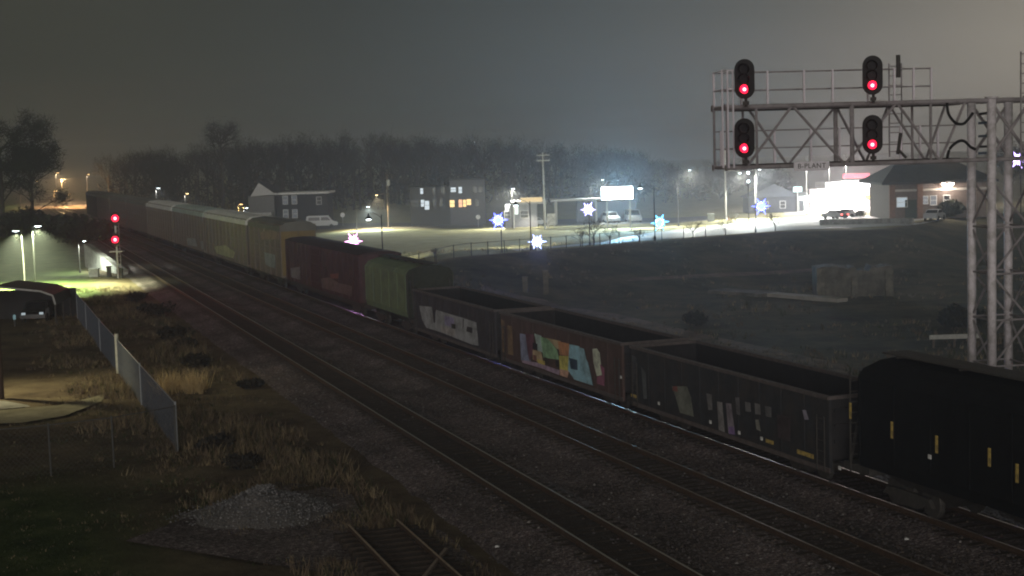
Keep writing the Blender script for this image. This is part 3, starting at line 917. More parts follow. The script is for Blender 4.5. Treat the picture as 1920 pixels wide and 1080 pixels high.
def ladder(px, z0, z1, y, w=0.5):
    x = bx(px)
    mb = MB()
    for s_ in (-1, 1): mb.tube([(x + s_ * w / 2, y, z0), (x + s_ * w / 2, y, z1)], 0.03, 6)
    zz = z0 + 0.2
    while zz < z1:
        mb.tube([(x - w / 2, y, zz), (x + w / 2, y, zz)], 0.02, 5)
        zz += 0.36
    mb.build('ladder', DULL, br)
ladder(1725, ZB + 0.2, ZT + 1.55, DEP + 0.35)
ladder(1924, ZB - 0.3, ZT + 1.75, -0.5, 0.75)
MB().tube([(bx(1726), DEP + .1, ZT + 1.0), (bx(1726), DEP + .1, ZT + 1.85)], 0.09, 8).build('antenna_post', DARKSTEEL, br)
MB().bar((bx(1722), DEP, ZB + .3), (bx(1728), DEP, ZB + 1.1), .1, .1).bar((bx(1722), DEP, ZB + .5), (bx(1738), DEP, ZB + .15), .08, .08).build('junction_bracket', DARKSTEEL, br)
cb = MB()
x0, x1 = bx(1776), bx(1824)
for arc in ([(x0, ZT - .05), (x0 + .05, ZT - .45), (x0 + .3, ZT - .78), (x0 + .6, ZT - .85), (x1 - .2, ZT - .7), (x1, ZT - .45)], [(x0, ZB + .1), (x0 + .1, ZB + .45), (x0 + .4, ZB + .7), (x1 - .35, ZB + .72), (x1 - .1, ZB + .5), (x1 + .1, ZB + .4)]):
    P_ = [Vector((x, -0.22, z_)) for x, z_ in arc]
    C_ = []
    for i in range(len(P_) - 1):
        p0_, p1_, p2_, p3_ = P_[max(i - 1, 0)], P_[i], P_[i + 1], P_[min(i + 2, len(P_) - 1)]
        for q_ in range(6):
            t = q_ / 6
            C_.append(0.5 * ((2 * p1_) + (p2_ - p0_) * t + (2 * p0_ - 5 * p1_ + 4 * p2_ - p3_) * t * t + (3 * p1_ - p0_ - 3 * p2_ + p3_) * t ** 3))
    cb.tube(C_ + [P_[-1]], 0.055, 8)
cb.build('cable_loop', BLACK, br, True)
for zz in (ZT - 0.45, ZT - .8, ZT - 1.3, ZB + 0.5, ZB + .25):
    MB().bar((0, -0.1, zz), (0.35, DEP + .1, zz - 0.02), 0.06, 0.09).build('tower_bracket', DARKSTEEL, br)
sg = MB().box((bx(1524), -0.16, ZB - 0.02), (1.34, 0.04, 0.33))
sgn = sg.build('name_sign', pm('pale sign plate', (0.85, 0.82, 0.88), 0.6, 0, 0.1), br)
def text_mesh(body, size, mat):
    cu = bpy.data.curves.new('lettering', 'FONT')
    cu.body, cu.size, cu.align_x, cu.align_y, cu.extrude = body, size, 'CENTER', 'CENTER', 0.003
    cu.space_character = 1.12
    o = bpy.data.objects.new('tmp', cu)
    C.objects.link(o)
    me = bpy.data.meshes.new_from_object(o.evaluated_get(bpy.context.evaluated_depsgraph_get()))
    bpy.data.objects.remove(o)
    me.name = 'lettering'
    me.materials.clear()
    me.materials.append(mat)
    return me
lt = link('lettering', text_mesh('B-PLANT', 0.25, BLACK), sgn, (bx(1524), -0.186, ZB - 0.02))
lt.rotation_euler = (math.pi / 2, 0, 0)

REDLENS = em('lit red lens', (1.0, 0.012, 0.045), 3.5)
REDCORE = em('red lamp filament glow', (1.0, 0.35, 0.40), 6.0)
def stadium(w, h, n=10):
    rr = w / 2
    c = h / 2 - rr
    return [(rr * math.cos(a), c + rr * math.sin(a)) for a in [math.pi * k / n for k in range(n + 1)]] + [(rr * math.cos(a), -c + rr * math.sin(a)) for a in [math.pi + math.pi * k / n for k in range(n + 1)]]
def signal_head(label, loc, rz, stem, w=0.72, h=1.42, lit=(2,), n_lens=3, pw=140, group='red lit railway signal heads', lr=0.16, cr_=0.06):
    r = thing('railway_signal', label, 'signal', loc, rz, group)
    MB().prism(stadium(w, h), -0.02, 0.02).build('backing_plate', BLACK, r)
    MB().prism(stadium(w * 0.62, h * 0.9), 0.021, 0.36).build('housing', BLACK, r)
    MB().tube([(0, 0.2, -h * 0.45), (0, 0.2, -h * 0.5 - stem)], 0.055, 8).box((0, 0.2, -h / 2 - stem * 0.5), (0.2, 0.2, 0.12)).build('mounting_stem', DARKSTEEL, r)
    for k in range(n_lens):
        zc = (h * 0.30) * (1 - k) if n_lens == 3 else 0
        if n_lens == 3: zc = 0.36 - 0.36 * k - 0.0
        MB().lathe([(lr if k in lit else 0.12, -0.045), (lr if k in lit else 0.12, -0.021)], 16, (0, 0, zc), 'y').build('lens', REDLENS if k in lit else GLASS, r)
        vb = MB()
        n = 14
        V, F = [], []
        for rad in (lr + .03, lr + .02):
            for (yy, cut) in ((-0.021, 0.0), (-0.34, 0.35)):
                for i in range(n + 1):
                    a = math.radians(-60) + math.radians(300) * i / n
                    V.append((rad * math.cos(a), yy + (cut * 0.5 * max(0, -math.sin(a))), zc + rad * math.sin(a)))
        m1 = n + 1
        for i in range(n):
            F.append((i, i + 1, m1 + i + 1, m1 + i))
            F.append((2 * m1 + i, 3 * m1 + i, 3 * m1 + i + 1, 2 * m1 + i + 1))
            F.append((m1 + i, m1 + i + 1, 3 * m1 + i + 1, 3 * m1 + i))
        vb.add(V, F)
        vb.build('visor', BLACK, r, True)
        if k in lit:
            MB().lathe([(cr_, -0.056), (cr_, -0.046)], 12, (0.0, 0, zc - 0.01), 'y').build('lamp_core', REDCORE, r)
            light('SPOT', (0, -0.07, zc), pw, (1, 0.03, 0.08), 0.05, 'signal_lamp_light', r, (0, -1, 0), 56, 1.0)
    return r
hyaw = math.radians(-20)
def hpos(px, py, Y=54.45): return aty(px, py, Y)
signal_head('upper red railway signal at the outer left end of the signal bridge', hpos(1396, 148), hyaw, 0.28)
signal_head('lower red railway signal at the outer left end of the signal bridge', hpos(1396, 259), hyaw, 0.28)
signal_head('upper red railway signal nearer the tower of the signal bridge', hpos(1636, 141, 55.2), hyaw, 0.28)
signal_head('lower red railway signal nearer the tower of the signal bridge', hpos(1636, 252, 55.2), hyaw, 0.28)

# two-headed ground signal beside the near track
b0 = at(222, 522)
lm = thing('signal_mast', 'short grey mast with ladder platform carrying two red signals beside near track', 'signal mast', b0)
MB().tube([(0, 0, 0), (0, 0, 6.0)], 0.09, 10).build('mast', STEEL, lm, True)
MB().box((0, 0, 2.75), (1.3, 0.9, 0.1)).build('platform', STEEL, lm)
MB().box((0.1, 0.3, 0.5), (0.55, 0.5, 1.0)).build('base_cabinet', DARKSTEEL, lm)
lb = MB()
for s_ in (-.2, .2): lb.tube([(s_, 0.5, 0), (s_, 0.4, 5.6)], 0.025, 5)
for k in range(14): lb.tube([(-.2, 0.48, 0.3 + .38 * k), (.2, 0.48, 0.3 + .38 * k)], 0.018, 5)
lb.build('ladder', STEEL, lm)
for py, w_, ps in ((413, 'upper', 4200), (453, 'lower', 4200)):
    q = aty(216, py, b0.y - 0.35)
    signal_head(w_ + ' red signal on the short mast beside the near track', q + Vector((0, 0, 0.2)), math.radians(12), 0.1, 0.75, 1.3, (1,), 3, ps * 0.5, 'red signals on the trackside mast', 0.36, 0.15)  # lens discs oversized, the signal glare is built into their size
RS = em('bright red signal glare', (1.0, 0.02, 0.12), 30.0)

# ------------------------------------------------------------------ roads, paths, walls behind the bank
ASPH = pm('pale concrete road', (0.46, 0.46, 0.44), 0.6, 0, 0.12, 0.6, dirt=(0.36, 0.36, 0.35), dscale=0.3)
near_px = [(985, 470), (1140, 457), (1235, 447), (1400, 434), (1550, 421), (1760, 407)]
far_px = [(960, 469), (1130, 455), (1226, 436.5), (1390, 417), (1555, 406), (1760, 399)]
def beyond(px, py):                            # first lit ground behind the crest at that pixel
    p = at(px, py)
    return p
A_, B_ = [], []
for (a, b) in zip(near_px, far_px):
    B_.append(at(*b))
    # near edge follows the crest 1.6 m behind it
    t = (a[0] - 985) / 775
    c = Vector((2.4, 160, 0)) + Vector((0.8, 0.6, 0)) * (-1 + 76 * t)
    c = c + Vector((-0.6, 0.8, 0)) * (1.6 - 8.0 * math.exp(-((c.x - 45) / 8.0) ** 2))
    A_.append(c)
strip('road', A_, B_, ASPH, 0.06, 8, 6)
strip('kerb', B_, [p + Vector((-.18, .3, 0)) for p in B_], CONC, 0.18, 8, 1)
strip('far_street', [at(70, 369), at(100, 378), at(158, 393)], [at(92, 366.5), at(122, 370), at(170, 380)], pm('far asphalt', (0.22, 0.17, 0.12), 0.6), 0.1, 4, 4)
strip('parking_lot', [at(575, 431), at(760, 429), at(905, 428)], [at(575, 420), at(760, 418), at(905, 418)], pm('dark asphalt', (0.13, 0.13, 0.13), 0.8, 0, 0.2, 0.6), 0.05, 6, 4)
strip('forecourt', [at(1040, 424), at(1260, 419), at(1340, 413)], [at(1040, 412), at(1260, 409), at(1340, 405)], pm('dark asphalt', (0.13, 0.13, 0.13), 0.8, 0, 0.2, 0.6), 0.07, 6, 4)
strip('station_apron', [at(1470, 404), at(1560, 401), at(1660, 398)], [at(1470, 384), at(1560, 382), at(1660, 380)], CONC, 0.07, 6, 4)

# lawn grass strip: far fence along the crest
def fence_posts(name, label, pts, h, r, mat, rails, mesh_h=None, mesh_mat=None, gap=0.12, wire=0.006):
    root = thing(name, label, 'fence', pts[0])
    o0 = Vector(pts[0])
    pm_ = MB().tube([(0, 0, -0.1), (0, 0, h)], r, 8).lathe([(r * 1.15, h), (r * 0.6, h + 0.05)], 8).mesh('fence_post', mat)
    for p in pts: link('fence_post', pm_, root, Vector(p) - o0)
    rl = MB()
    for a, b in zip(pts, pts[1:]):
        for hz in rails: rl.tube([Vector(a) - o0 + Vector((0, 0, hz)), Vector(b) - o0 + Vector((0, 0, hz))], r * 0.55, 6)
    rl.build('fence_rail', mat, root)
    if mesh_h:
        mm = MB()
        for a, b in zip(pts, pts[1:]):
            a, b = Vector(a) - o0, Vector(b) - o0
            Ln = (b - a).length
            k = -mesh_h
            while k < Ln:
                for sg_ in (1, -1):
                    u0, v0, u1, v1 = k, 0.05, k + mesh_h - 0.05, mesh_h
                    if u0 < 0: v0 += -u0; u0 = 0
                    if u1 > Ln: v1 -= (u1 - Ln); u1 = Ln
                    if v1 <= v0: continue
                    if sg_ < 0: v0, v1 = mesh_h + 0.05 - v0, mesh_h + 0.05 - v1
                    P = a.lerp(b, u0 / Ln) + Vector((0, 0, v0))
                    Q = a.lerp(b, u1 / Ln) + Vector((0, 0, v1))
                    mm.tube([P, Q], wire, 3, 0, False)
                k += gap
        stuff(mm.build('chain_link_mesh', mesh_mat or mat, root))
    return root
BLKF = pm('black fence metal', (0.03, 0.03, 0.03), 0.6)
crest_posts = []
for px in (701, 751, 786, 818, 851, 884, 915, 946, 975, 1004, 1033, 1062, 1092, 1125, 1161, 1200, 1241, 1282, 1323):
    t0 = ((px - 960) / FPX)
    # point on the crest line seen at that column
    lo, hi = -60.0, 90.0
    for _ in range(50):
        mid = (lo + hi) / 2
        q = Vector((2.4, 160.4, 0)) + Vector((0.8, 0.6, 0)) * mid
        zq = float(hgt(q.x, q.y))
        v = q + Vector((0, 0, zq - CAMH))
        col = 960 + FPX * v.dot(vR) / v.dot(vF)
        if col < px: lo = mid
        else: hi = mid
    q.z = zq
    crest_posts.append(q.copy())
fence_posts('black_fence', 'black post and rail fence along the top of the dark grass bank', crest_posts, 1.35, 0.045, BLKF, (1.3,))

GALV = pm('galvanised fence', (0.40, 0.42, 0.45), 0.5, 0.2, 0.15)
run = [at(146, 600), at(163, 622), at(189, 659), at(222, 702), at(266, 760), at(333, 848)]
fence_posts('chain_link_fence', 'grey chain link fence running beside the brush up the left side', run, 2.0, 0.045, GALV, (1.97,), 1.95, pm('chain link wire', (0.095, 0.108, 0.135), 0.6, 0.0), 0.12, 0.0045)
MB().tube([(0, 0, -.1), (0, 0, 2.25)], 0.11, 10).build('gate_post', pm('pale gate post', (0.55, 0.55, 0.48), 0.6), None).location = at(222, 702)
gp = bpy.data.objects['gate_post']
tag(gp, 'thick pale post standing in the middle of the chain link fence', 'post')
run2 = [at(331, 852), at(214, 876), at(96, 892), at(-30, 905)]
fence_posts('chain_link_fence', 'dim chain link fence crossing the grass at lower left', run2, 1.95, 0.04, pm('dull fence', (0.09, 0.09, 0.085), 0.6, 0.1), (1.92,), 1.9, pm('dull wire', (0.09, 0.09, 0.085), 0.7), 0.2, 0.004)

GRAV = pm('pale tan gravel', (0.26, 0.235, 0.165), 0.95, 0, 0.25, 1.5, bump=0.4, dirt=(0.17, 0.15, 0.10), dscale=0.7)
strip('gravel_path', [at(-60, 800), at(40, 797), at(120, 784), at(190, 757)], [at(-60, 770), at(20, 771), at(110, 764), at(200, 742)], GRAV, 0.10, 8, 5)
sl = strip('concrete_pad', [at(-60, 776), at(10, 772), at(58, 768)], [at(-60, 757), at(10, 757), at(52, 765)], CONC, 0.14, 4, 3)

# left: white abutment wall and dark culvert area by the lawn
wl = at(232, 512)
p0, p1 = at(164, 500), at(236, 516)
ww = thing('retaining_wall', 'white sloping concrete wing wall beside the lit lawn, behind the short signal mast', 'wall', p0)
dvec = (p1 - p0)
dvec.z = 0
Lw = dvec.length
ww.rotation_euler = (0, 0, math.atan2(dvec.y, dvec.x))
MB().prism([(0, -1.0), (0, 2.6), (1.0, 2.5), (Lw, 0.35), (Lw, -1.0)], -0.25, 0.25).build('wall_face', pm('whitewashed concrete', (0.62, 0.64, 0.58), 0.8, 0, 0.12, 1.0, dirt=(0.40, 0.40, 0.36)), ww)
MB().bar((0.9, 0, 2.56), (Lw, 0, 0.42), 0.62, 0.14).build('coping', CONC, ww)
pb = at(190, 520)
MB().box((0, 0, 0.4), (0.95, 0.7, 0.8)).box((0, 0, .84), (1.05, 0.8, 0.08)).build('equipment_box', pm('pale box paint', (0.75, 0.78, 0.70), 0.6)).location = at(177, 519)
tag(bpy.data.objects['equipment_box'], 'pale metal equipment box on the lawn at foot of the white wing wall', 'equipment box')
MB().box((0, 0, 0.5), (0.4, 0.4, 1.0)).box((0, 0, 1.05), (0.5, 0.5, 0.1)).build('relay_box', DARKSTEEL).location = at(205, 519)
tag(bpy.data.objects['relay_box'], 'small dark relay box between white wing wall and signal mast', 'relay box')

# ------------------------------------------------------------------ vegetation
def leafcloud(mb, c, rad, n, size, mi=0, flat=0.8, sl=1.0):
    for _ in range(n):
        while True:
            p = Vector((random.uniform(-1, 1), random.uniform(-1, 1), random.uniform(-1, 1)))
            if p.length < 1: break
        q = Vector(c) + Vector((p.x * rad[0], p.y * rad[1], p.z * rad[2]))
        a = Vector((random.gauss(0, 1), random.gauss(0, 1), random.gauss(0, 1) * flat)).normalized() * size * random.uniform(0.5, 1.3)
        b = a.cross(Vector((random.gauss(0, 1), random.gauss(0, 1), random.gauss(0, 1)))).normalized() * a.length * sl
        mb.add([q - a - b * .3, q + b, q + a - b * .3], [(0, 1, 2)], mi)
def limbs(mb, p, d, ln, r, lev, n=3, spread=0.6, tips=None):
    q = p + d * ln
    mid = p.lerp(q, 0.5) + Vector((random.uniform(-1, 1), random.uniform(-1, 1), 0)) * ln * 0.06
    mb.tube([p, mid, q], [r, r * 0.8, r * 0.6], 4 if r > 0.03 else 3, 0, False)
    if lev == 0:
        if tips is not None: tips.append(q)
        return
    for k in range(n):
        a = Vector((random.gauss(0, 1), random.gauss(0, 1), random.gauss(0.2, 0.6))).normalized()
        limbs(mb, p.lerp(q, random.uniform(0.55, 1.0)), (d + a * spread).normalized(), ln * random.uniform(0.55, 0.8), r * 0.55, lev - 1, n, spread, tips)
def bare_tree(name, label, p, h, lev=4, n=3, spread=0.7, leaves=0, group=None, tr=None, cat='tree', leaf=TWIG):
    t = thing(name, label, cat, p, 0, group)
    mb = MB()
    tips = []
    tr = tr or h * 0.02
    mb.tube([(0, 0, -0.2), (0.02 * h, 0, h * 0.2), (0, 0.02 * h, h * 0.35)], [tr * 1.3, tr, tr * 0.9], 7)
    mb.build('trunk', BARK, t)
    cr = MB()
    for k in range(7):
        a = random.uniform(0, 6.28)
        limbs(cr, Vector((0, 0, h * random.uniform(0.15, 0.34))), Vector((math.cos(a) * spread, math.sin(a) * spread, random.uniform(.6, 1.8))).normalized(), h * 0.28, tr * 0.5, 2, 3, 0.6, tips)
    for q in tips:
        for _ in range(6):
            d = Vector((random.gauss(0, .8), random.gauss(0, .8), random.gauss(.4, .6))) * h * .07
            o_ = q + Vector((random.gauss(0, .09), random.gauss(0, .09), random.gauss(0, .09))) * h
            u_ = d.cross(Vector((random.gauss(0, 1), random.gauss(0, 1), random.gauss(0, 1)))).normalized() * 0.018
            cr.add([o_ - u_, o_ + u_, o_ + d], [(0, 1, 2)])
    cr.build('crown', leaf, t)
    return t
def bush(name, label, p, w_, h, n, mat, size=0.12, cat='bush', group=None):
    t = thing(name, label, cat, p, 0, group)
    sm = MB()
    for k in range(7):
        a = random.uniform(0, 6.28)
        sm.tube([(0, 0, -0.1), (math.cos(a) * w_ * .2, math.sin(a) * w_ * .2, h * 0.5), (math.cos(a) * w_ * .38, math.sin(a) * w_ * .38, h * 0.85)], [0.03, 0.02, 0.008], 4)
    sm.build('stem', BARK, t)
    cr = MB()
    for k in range(5):
        c = (random.uniform(-.3, .3) * w_, random.uniform(-.3, .3) * w_, h * random.uniform(0.35, 0.65))
        leafcloud(cr, c, (w_ * .28, w_ * .28, h * .35), n // 5, size)
    cr.build('foliage', mat, t)
    return t
# small trees and bushes along the crest
for px, py, hh, lb in ((815, 480, 1.6, 'low dark leafless bush by the fence, in front of the lawn'), (1113, 458, 3.6, 'tallest bare young tree on the bank top, left of the road lamp'),
                       (1088, 460, 2.4, 'small bare tree at the left of the young tree clump'), (1143, 456, 2.7, 'small bare tree at the right of the young tree clump'),
                       (1198, 450, 2.0, 'small round bare tree by the roadside just left of the tall dark lamp post'), (1299, 441, 2.6, 'small spreading bare tree by the road below the utility pole'),
                       (1360, 434, 2.6, 'small bare tree by the road under the end of the signal bridge'), (1453, 429, 3.0, 'dark bushy young tree right of the blue snowflake lamp')):
    q = min(crest_posts, key=lambda c: 0)
    lo, hi = -60.0, 90.0
    for _ in range(50):
        mid = (lo + hi) / 2
        q = Vector((2.4, 160.0, 0)) + Vector((0.8, 0.6, 0)) * mid + Vector((-0.6, 0.8, 0)) * 0.9
        zq = float(hgt(q.x, q.y))
        v = q + Vector((0, 0, zq - CAMH))
        if 960 + FPX * v.dot(vR) / v.dot(vF) < px: lo = mid
        else: hi = mid
    q.z = zq
    bare_tree('young_tree', lb, q.copy(), hh, 3, 3, 0.9, 3, 'young trees along the bank top')

# far wood: one mass of bare trees
wd = MB()
def wood_tree(p, h, wdt):
    wd.tube([p, p + Vector((random.uniform(-.5, .5), 0, h * 0.55))], [h * 0.018, h * 0.010], 4, 1)
    tips = []
    for k in range(6):
        a = random.uniform(0, 6.28)
        s0 = p + Vector((0, 0, h * random.uniform(0.3, 0.55)))
        limbs(wd, s0, Vector((math.cos(a) * .7, math.sin(a) * .7, 1)).normalized(), h * 0.2, h * .006, 2, 3, 0.55, tips)
    for q in tips:
        for _ in range(9):
            d = Vector((random.gauss(0, .7), random.gauss(0, .7), random.gauss(.5, .6))) * random.uniform(.5, 1.5)
            o_ = q + Vector((random.gauss(0, .5), random.gauss(0, .5), random.gauss(0, .5)))
            u_ = d.cross(Vector((random.gauss(0, 1), random.gauss(0, 1), random.gauss(0, 1)))).normalized() * 0.035
            wd.add([o_ - u_, o_ + u_, o_ + d], [(0, 1, 2)], 0)
    leafcloud(wd, p + Vector((0, 0, h * 0.28)), (wdt * .9, wdt * .9, h * .28), 70, 1.0, 0, 0.9, 0.25)
sky_px = [(150, 300), (200, 268), (300, 262), (370, 250), (480, 240), (560, 238), (650, 230), (740, 238), (860, 240), (900, 228), (960, 242), (1040, 250), (1130, 262), (1250, 285), (1400, 302), (1500, 318)]
for i in range(230):
    px = random.uniform(155, 1480)
    Y = random.uniform(335, 470)
    top = np.interp(px, [a for a, b in sky_px], [b for a, b in sky_px]) + random.uniform(-2, 26)
    tp = aty(px, top, Y)
    if (tp.x - X3(Y)) < 14: continue
    zb_ = float(hgt(tp.x, Y))
    h = min(24, max(5, tp.z - zb_))
    wood_tree(Vector((tp.x, Y, zb_ - 0.3)), h, h * random.uniform(0.24, 0.36))
stuff(wd.build('distant_woods', [TWIG, BARK]))
def big_tree(label, px, py, ptop, Y, wdt, n, mat=TWIG, lo=0.45):
    tp = aty(px, ptop, Y)
    zb_ = float(hgt(tp.x, Y))
    h = tp.z - zb_
    t = thing('tree', label, 'tree', (tp.x, Y, zb_))
    MB().tube([(0, 0, -.3), (.2, 0, h * .4), (0, 0.2, h * .8)], [h * .022, h * .015, h * .006], 7).build('trunk', BARK, t)
    cr = MB()
    tips = []
    for k in range(16):
        a = random.uniform(0, 6.28)
        s0 = Vector((0, 0, h * random.uniform(lo, 0.72)))
        limbs(cr, s0, Vector((math.cos(a), math.sin(a), random.uniform(.3, 1.6))).normalized(), wdt * .5, h * .006, 3, 3, 0.6, tips)
    for q in tips:
        for _ in range(max(3, n // len(tips))):
            d = Vector((random.gauss(0, .8), random.gauss(0, .8), random.gauss(.3, .6))) * random.uniform(.4, 1.0)
            o_ = q + Vector((random.gauss(0, .55), random.gauss(0, .55), random.gauss(0, .55)))
            u_ = d.cross(Vector((random.gauss(0, 1), random.gauss(0, 1), random.gauss(0, 1)))).normalized() * (0.05 if lo < .4 else .03)
            cr.add([o_ - u_, o_ + u_, o_ + d], [(0, 1, 2)])
    cr.build('crown', mat, t)
    return t
big_tree('tall bare tree rising above the rest of the dark woods', 410, 300, 208, 345, 5.2, 3200)
big_tree('large dark tree at the left edge behind the lawn lamps', -8, 300, 202, 250, 8.0, 13000, LEAFD, 0.15)
big_tree('dark tree beside the one at left edge, in front of the far street lights', 52, 300, 262, 260, 6.5, 9000, LEAFD, 0.15)
big_tree('dark tree behind the right edge of the signal tower', 1895, 300, 300, 230, 5.0, 3500, LEAFD)
for px, py, w_, h, lb in ((30, 450, 12, 5.5, 'wide dark thicket below the large left tree behind the lawn'), (95, 452, 8, 4.4, 'dark thicket right of the lawn lamps below the far street'),
                          (135, 458, 8, 4.6, 'dark thicket above the white wing wall'), (180, 455, 6, 4.2, 'dark thicket left of the short signal mast, under the last rail car'),
                          (1790, 408, 4.6, 2.6, 'dark hedge at the right front corner of the brick building')):
    bush('thicket' if px < 1000 else 'hedge', lb, at(px, py), w_, h, 1700, LEAFD, 0.35, 'thicket' if px < 1000 else 'hedge')
bush('round_shrub', 'clipped round shrub by the parked cars, left of the pair', at(1613, 408), 2.2, 1.5, 600, LEAFD, 0.12, 'shrub', 'clipped shrubs before the filling station')
bush('round_shrub', 'clipped round shrub nearest the brick building, right of the pair', at(1652, 407), 2.3, 1.5, 600, LEAFD, 0.12, 'shrub', 'clipped shrubs before the filling station')
bush('dark_bush', 'black bush in the dark field touching the left tower leg', at(1808, 618), 3.4, 2.0, 900, LEAFD, 0.2)
bush('dark_bush', 'low dark bush in the middle of the dark field', at(1315, 610), 2.6, 1.3, 500, LEAFD, 0.18)
# brush between fence and near track
for px, py, w_, h, lb in ((255, 566, 2.6, 1.0, 'dark weed bush farthest up the brush strip, nearest the signal mast'), (298, 592, 3.0, 1.1, 'dark weed bush second from the far end of brush strip'),
                          (330, 636, 2.2, 1.0, 'dark weed bush above the golden grass clump'), (372, 690, 1.7, 0.9, 'dark weed bush right beside the golden grass clump'),
                          (352, 655, 1.5, 0.8, 'small dark weed bush between two larger ones above golden grass'), (470, 728, 1.4, 0.5, 'small dark weed bush alone in bare brown dirt near the track'),
                          (405, 845, 1.5, 0.7, 'dark weed bush right of the corner of chain link fence'), (455, 880, 1.6, 0.6, 'low dark weed bush just above the gravel pile')):
    bush('weed_bush', lb, at(px, py), w_, h, 420, pm('dark weeds', (0.035, 0.03, 0.022), 0.95, 0, 0.4, 3), 0.13, 'bush', 'weed bushes in the brush strip')
def tuft(mb, p, n, h, spread, mi=0, wid=0.02):
    for _ in range(n):
        a = random.uniform(0, 6.28)
        r_ = random.uniform(0, spread)
        b = Vector(p) + Vector((math.cos(a) * r_, math.sin(a) * r_, -0.03))
        hh = h * random.uniform(0.5, 1.2)
        lean = Vector((random.gauss(0, .35), random.gauss(0, .35), 1)) * hh
        sd_ = Vector((math.cos(a + 1.5), math.sin(a + 1.5), 0)) * wid
        mb.add([b - sd_, b + sd_, b + lean], [(0, 1, 2)], mi)
gt = thing('grass_clump', 'golden dry grass clump right of the chain link fence', 'grass clump', at(340, 735))
mb = MB()
for k in range(40): tuft(mb, (random.uniform(-1.2, 1.2), random.uniform(-0.8, .8), 0), 20, 1.05, 0.3, 0, 0.025)
mb.build('blades', pm('golden grass', (0.62, 0.47, 0.25), 0.9, 0, 0.25, 3), gt)
dg = MB()
for i in range(9000):
    y = 37 + 105 * random.random() ** 1.4
    x = X1(y) - random.uniform(4.0, min(13.5, 7.6 + max(0, y - 40) * .22)) - random.random() ** 3 * 2
    nn = noise.noise((x * .22, y * .22, 5.0))
    if nn < -0.12 and random.random() < 0.8: continue
    tuft(dg, (x, y, float(hgt(x, y))), 6, 0.18 + 0.75 * max(0, nn + .15) * random.uniform(0.4, 1.4), 0.25, random.choices((0, 1, 2), (3, 5, 1.2) if nn > 0 else (1, 6, 2))[0], 0.02)
stuff(dg.build('dry_grass', [DRY, BRUSH, GREENB]))
gg = MB()
for i in range(6500):
    y = random.uniform(38, 72)
    x = X1(y) - random.uniform(9.5, 34)
    nn = noise.noise((x * .3, y * .3, 9.0))
    tuft(gg, (x, y, float(hgt(x, y))), 6, 0.07 + 0.09 * max(0, nn + .2), 0.25, random.choices((0, 1, 2), (.8, 1, 6))[0], 0.02)
stuff(gg.build('lawn_grass', [DRY, BRUSH, GREENB]))
fg = MB()
for i in range(3000):
    y = random.uniform(80, 175)
    x = random.uniform(X3(y) + 13, 0.36 * y)
    nn = noise.noise((x * .12, y * .12, 2.0))
    if nn < -0.05: continue
    tuft(fg, (x, y, float(hgt(x, y))), 5, 0.25 + 0.5 * nn, 0.4, random.choices((0, 1, 2), (1, 3, 2))[0], 0.04)
stuff(fg.build('field_weeds', [DRY, BRUSH, GREENB]))

# gravel pile
strip('gravel_ground', [at(235, 1020), at(370, 968), at(520, 908)], [at(640, 1085), at(700, 1010), at(655, 922)], BALLAST, 0.09, 10, 8)
gpos = at(500, 968)
gp = thing('gravel_pile', 'low grey gravel pile in the foreground beside the disused spur', 'gravel pile', gpos)
mb = MB()
nr, na = 14, 36
V, F = [], []
for i in range(nr + 1):
    t = i / nr
    for k in range(na):
        a = 2 * math.pi * k / na
        rx = (2.5 if math.cos(a) > 0 else 2.9) * t * (1 + 0.10 * noise.noise((math.cos(a) * 2, math.sin(a) * 2, 1)))
        ry = 2.5 * t * (1 + 0.12 * noise.noise((math.cos(a) * 2, math.sin(a) * 2, 4)))
        zz = 1.0 * (1 - t) ** 1.15 * (1 + .25 * noise.noise((rx * math.cos(a), ry * math.sin(a), 2))) - 0.04
        V.append((rx * math.cos(a), ry * math.sin(a), zz))
for i in range(nr):
    for k in range(na): F.append((i * na + k, (i + 1) * na + k, (i + 1) * na + (k + 1) % na, i * na + (k + 1) % na))
mb.add(V, F)
GRST = pm('grey crushed stone', (0.175, 0.162, 0.155), 0.95, 0, 0.45, 14, bump=1.0, bscale=16)
mb.build('heap', GRST, gp, True)
ps = MB()
for i in range(5200):
    v = random.choice(V)
    sp_ = random.choice((.1, .12, .15, .5)) if math.hypot(v[0], v[1]) > 1.4 else .12
    p = (v[0] + random.gauss(0, sp_), v[1] + random.gauss(0, sp_), v[2] + 0.03 if sp_ < .3 else 0.06)
    stone(ps, p, random.uniform(0.02, 0.05), random.choices((0, 1, 2), (4, 2, 2))[0])
stuff(ps.build('loose_stones', [pm('grey stone', (0.19, 0.185, 0.19), 0.95), pm('dark grey stone', (0.10, 0.10, 0.105), 0.95), pm('light grey stone', (0.34, 0.33, 0.33), 0.95)], gp))

# ------------------------------------------------------------------ carport with a car, left
cp = at(36, 612)
ct = thing('carport', 'low gabled metal carport at the left edge', 'carport', cp, math.radians(6))
wd_ = 6.6
prof = [(-wd_ / 2 - .8, 2.35), (-1.2, 2.95), (wd_ / 2 - 1.6, 2.55), (wd_ / 2 - .75, 2.2), (wd_ / 2 - .6, 1.55)]
rf = MB()
V = [(x, y, z) for y in (-0.2, 6.0) for x, z in prof] + [(x, y, z - 0.09) for y in (-0.2, 6.0) for x, z in prof]
n = len(prof)
F = [(i, i + 1, n + i + 1, n + i) for i in range(n - 1)] + [(3 * n + i, 3 * n + i + 1, 2 * n + i + 1, 2 * n + i) for i in range(n - 1)] + [(2 * n + i, 2 * n + i + 1, i + 1, i) for i in range(n - 1)] + [(n + i, n + i + 1, 3 * n + i + 1, 3 * n + i) for i in range(n - 1)]
rf.add(V, F)
rf.build('roof', pm('dark metal roofing', (0.05, 0.055, 0.055), 0.6), ct)
tr = MB()
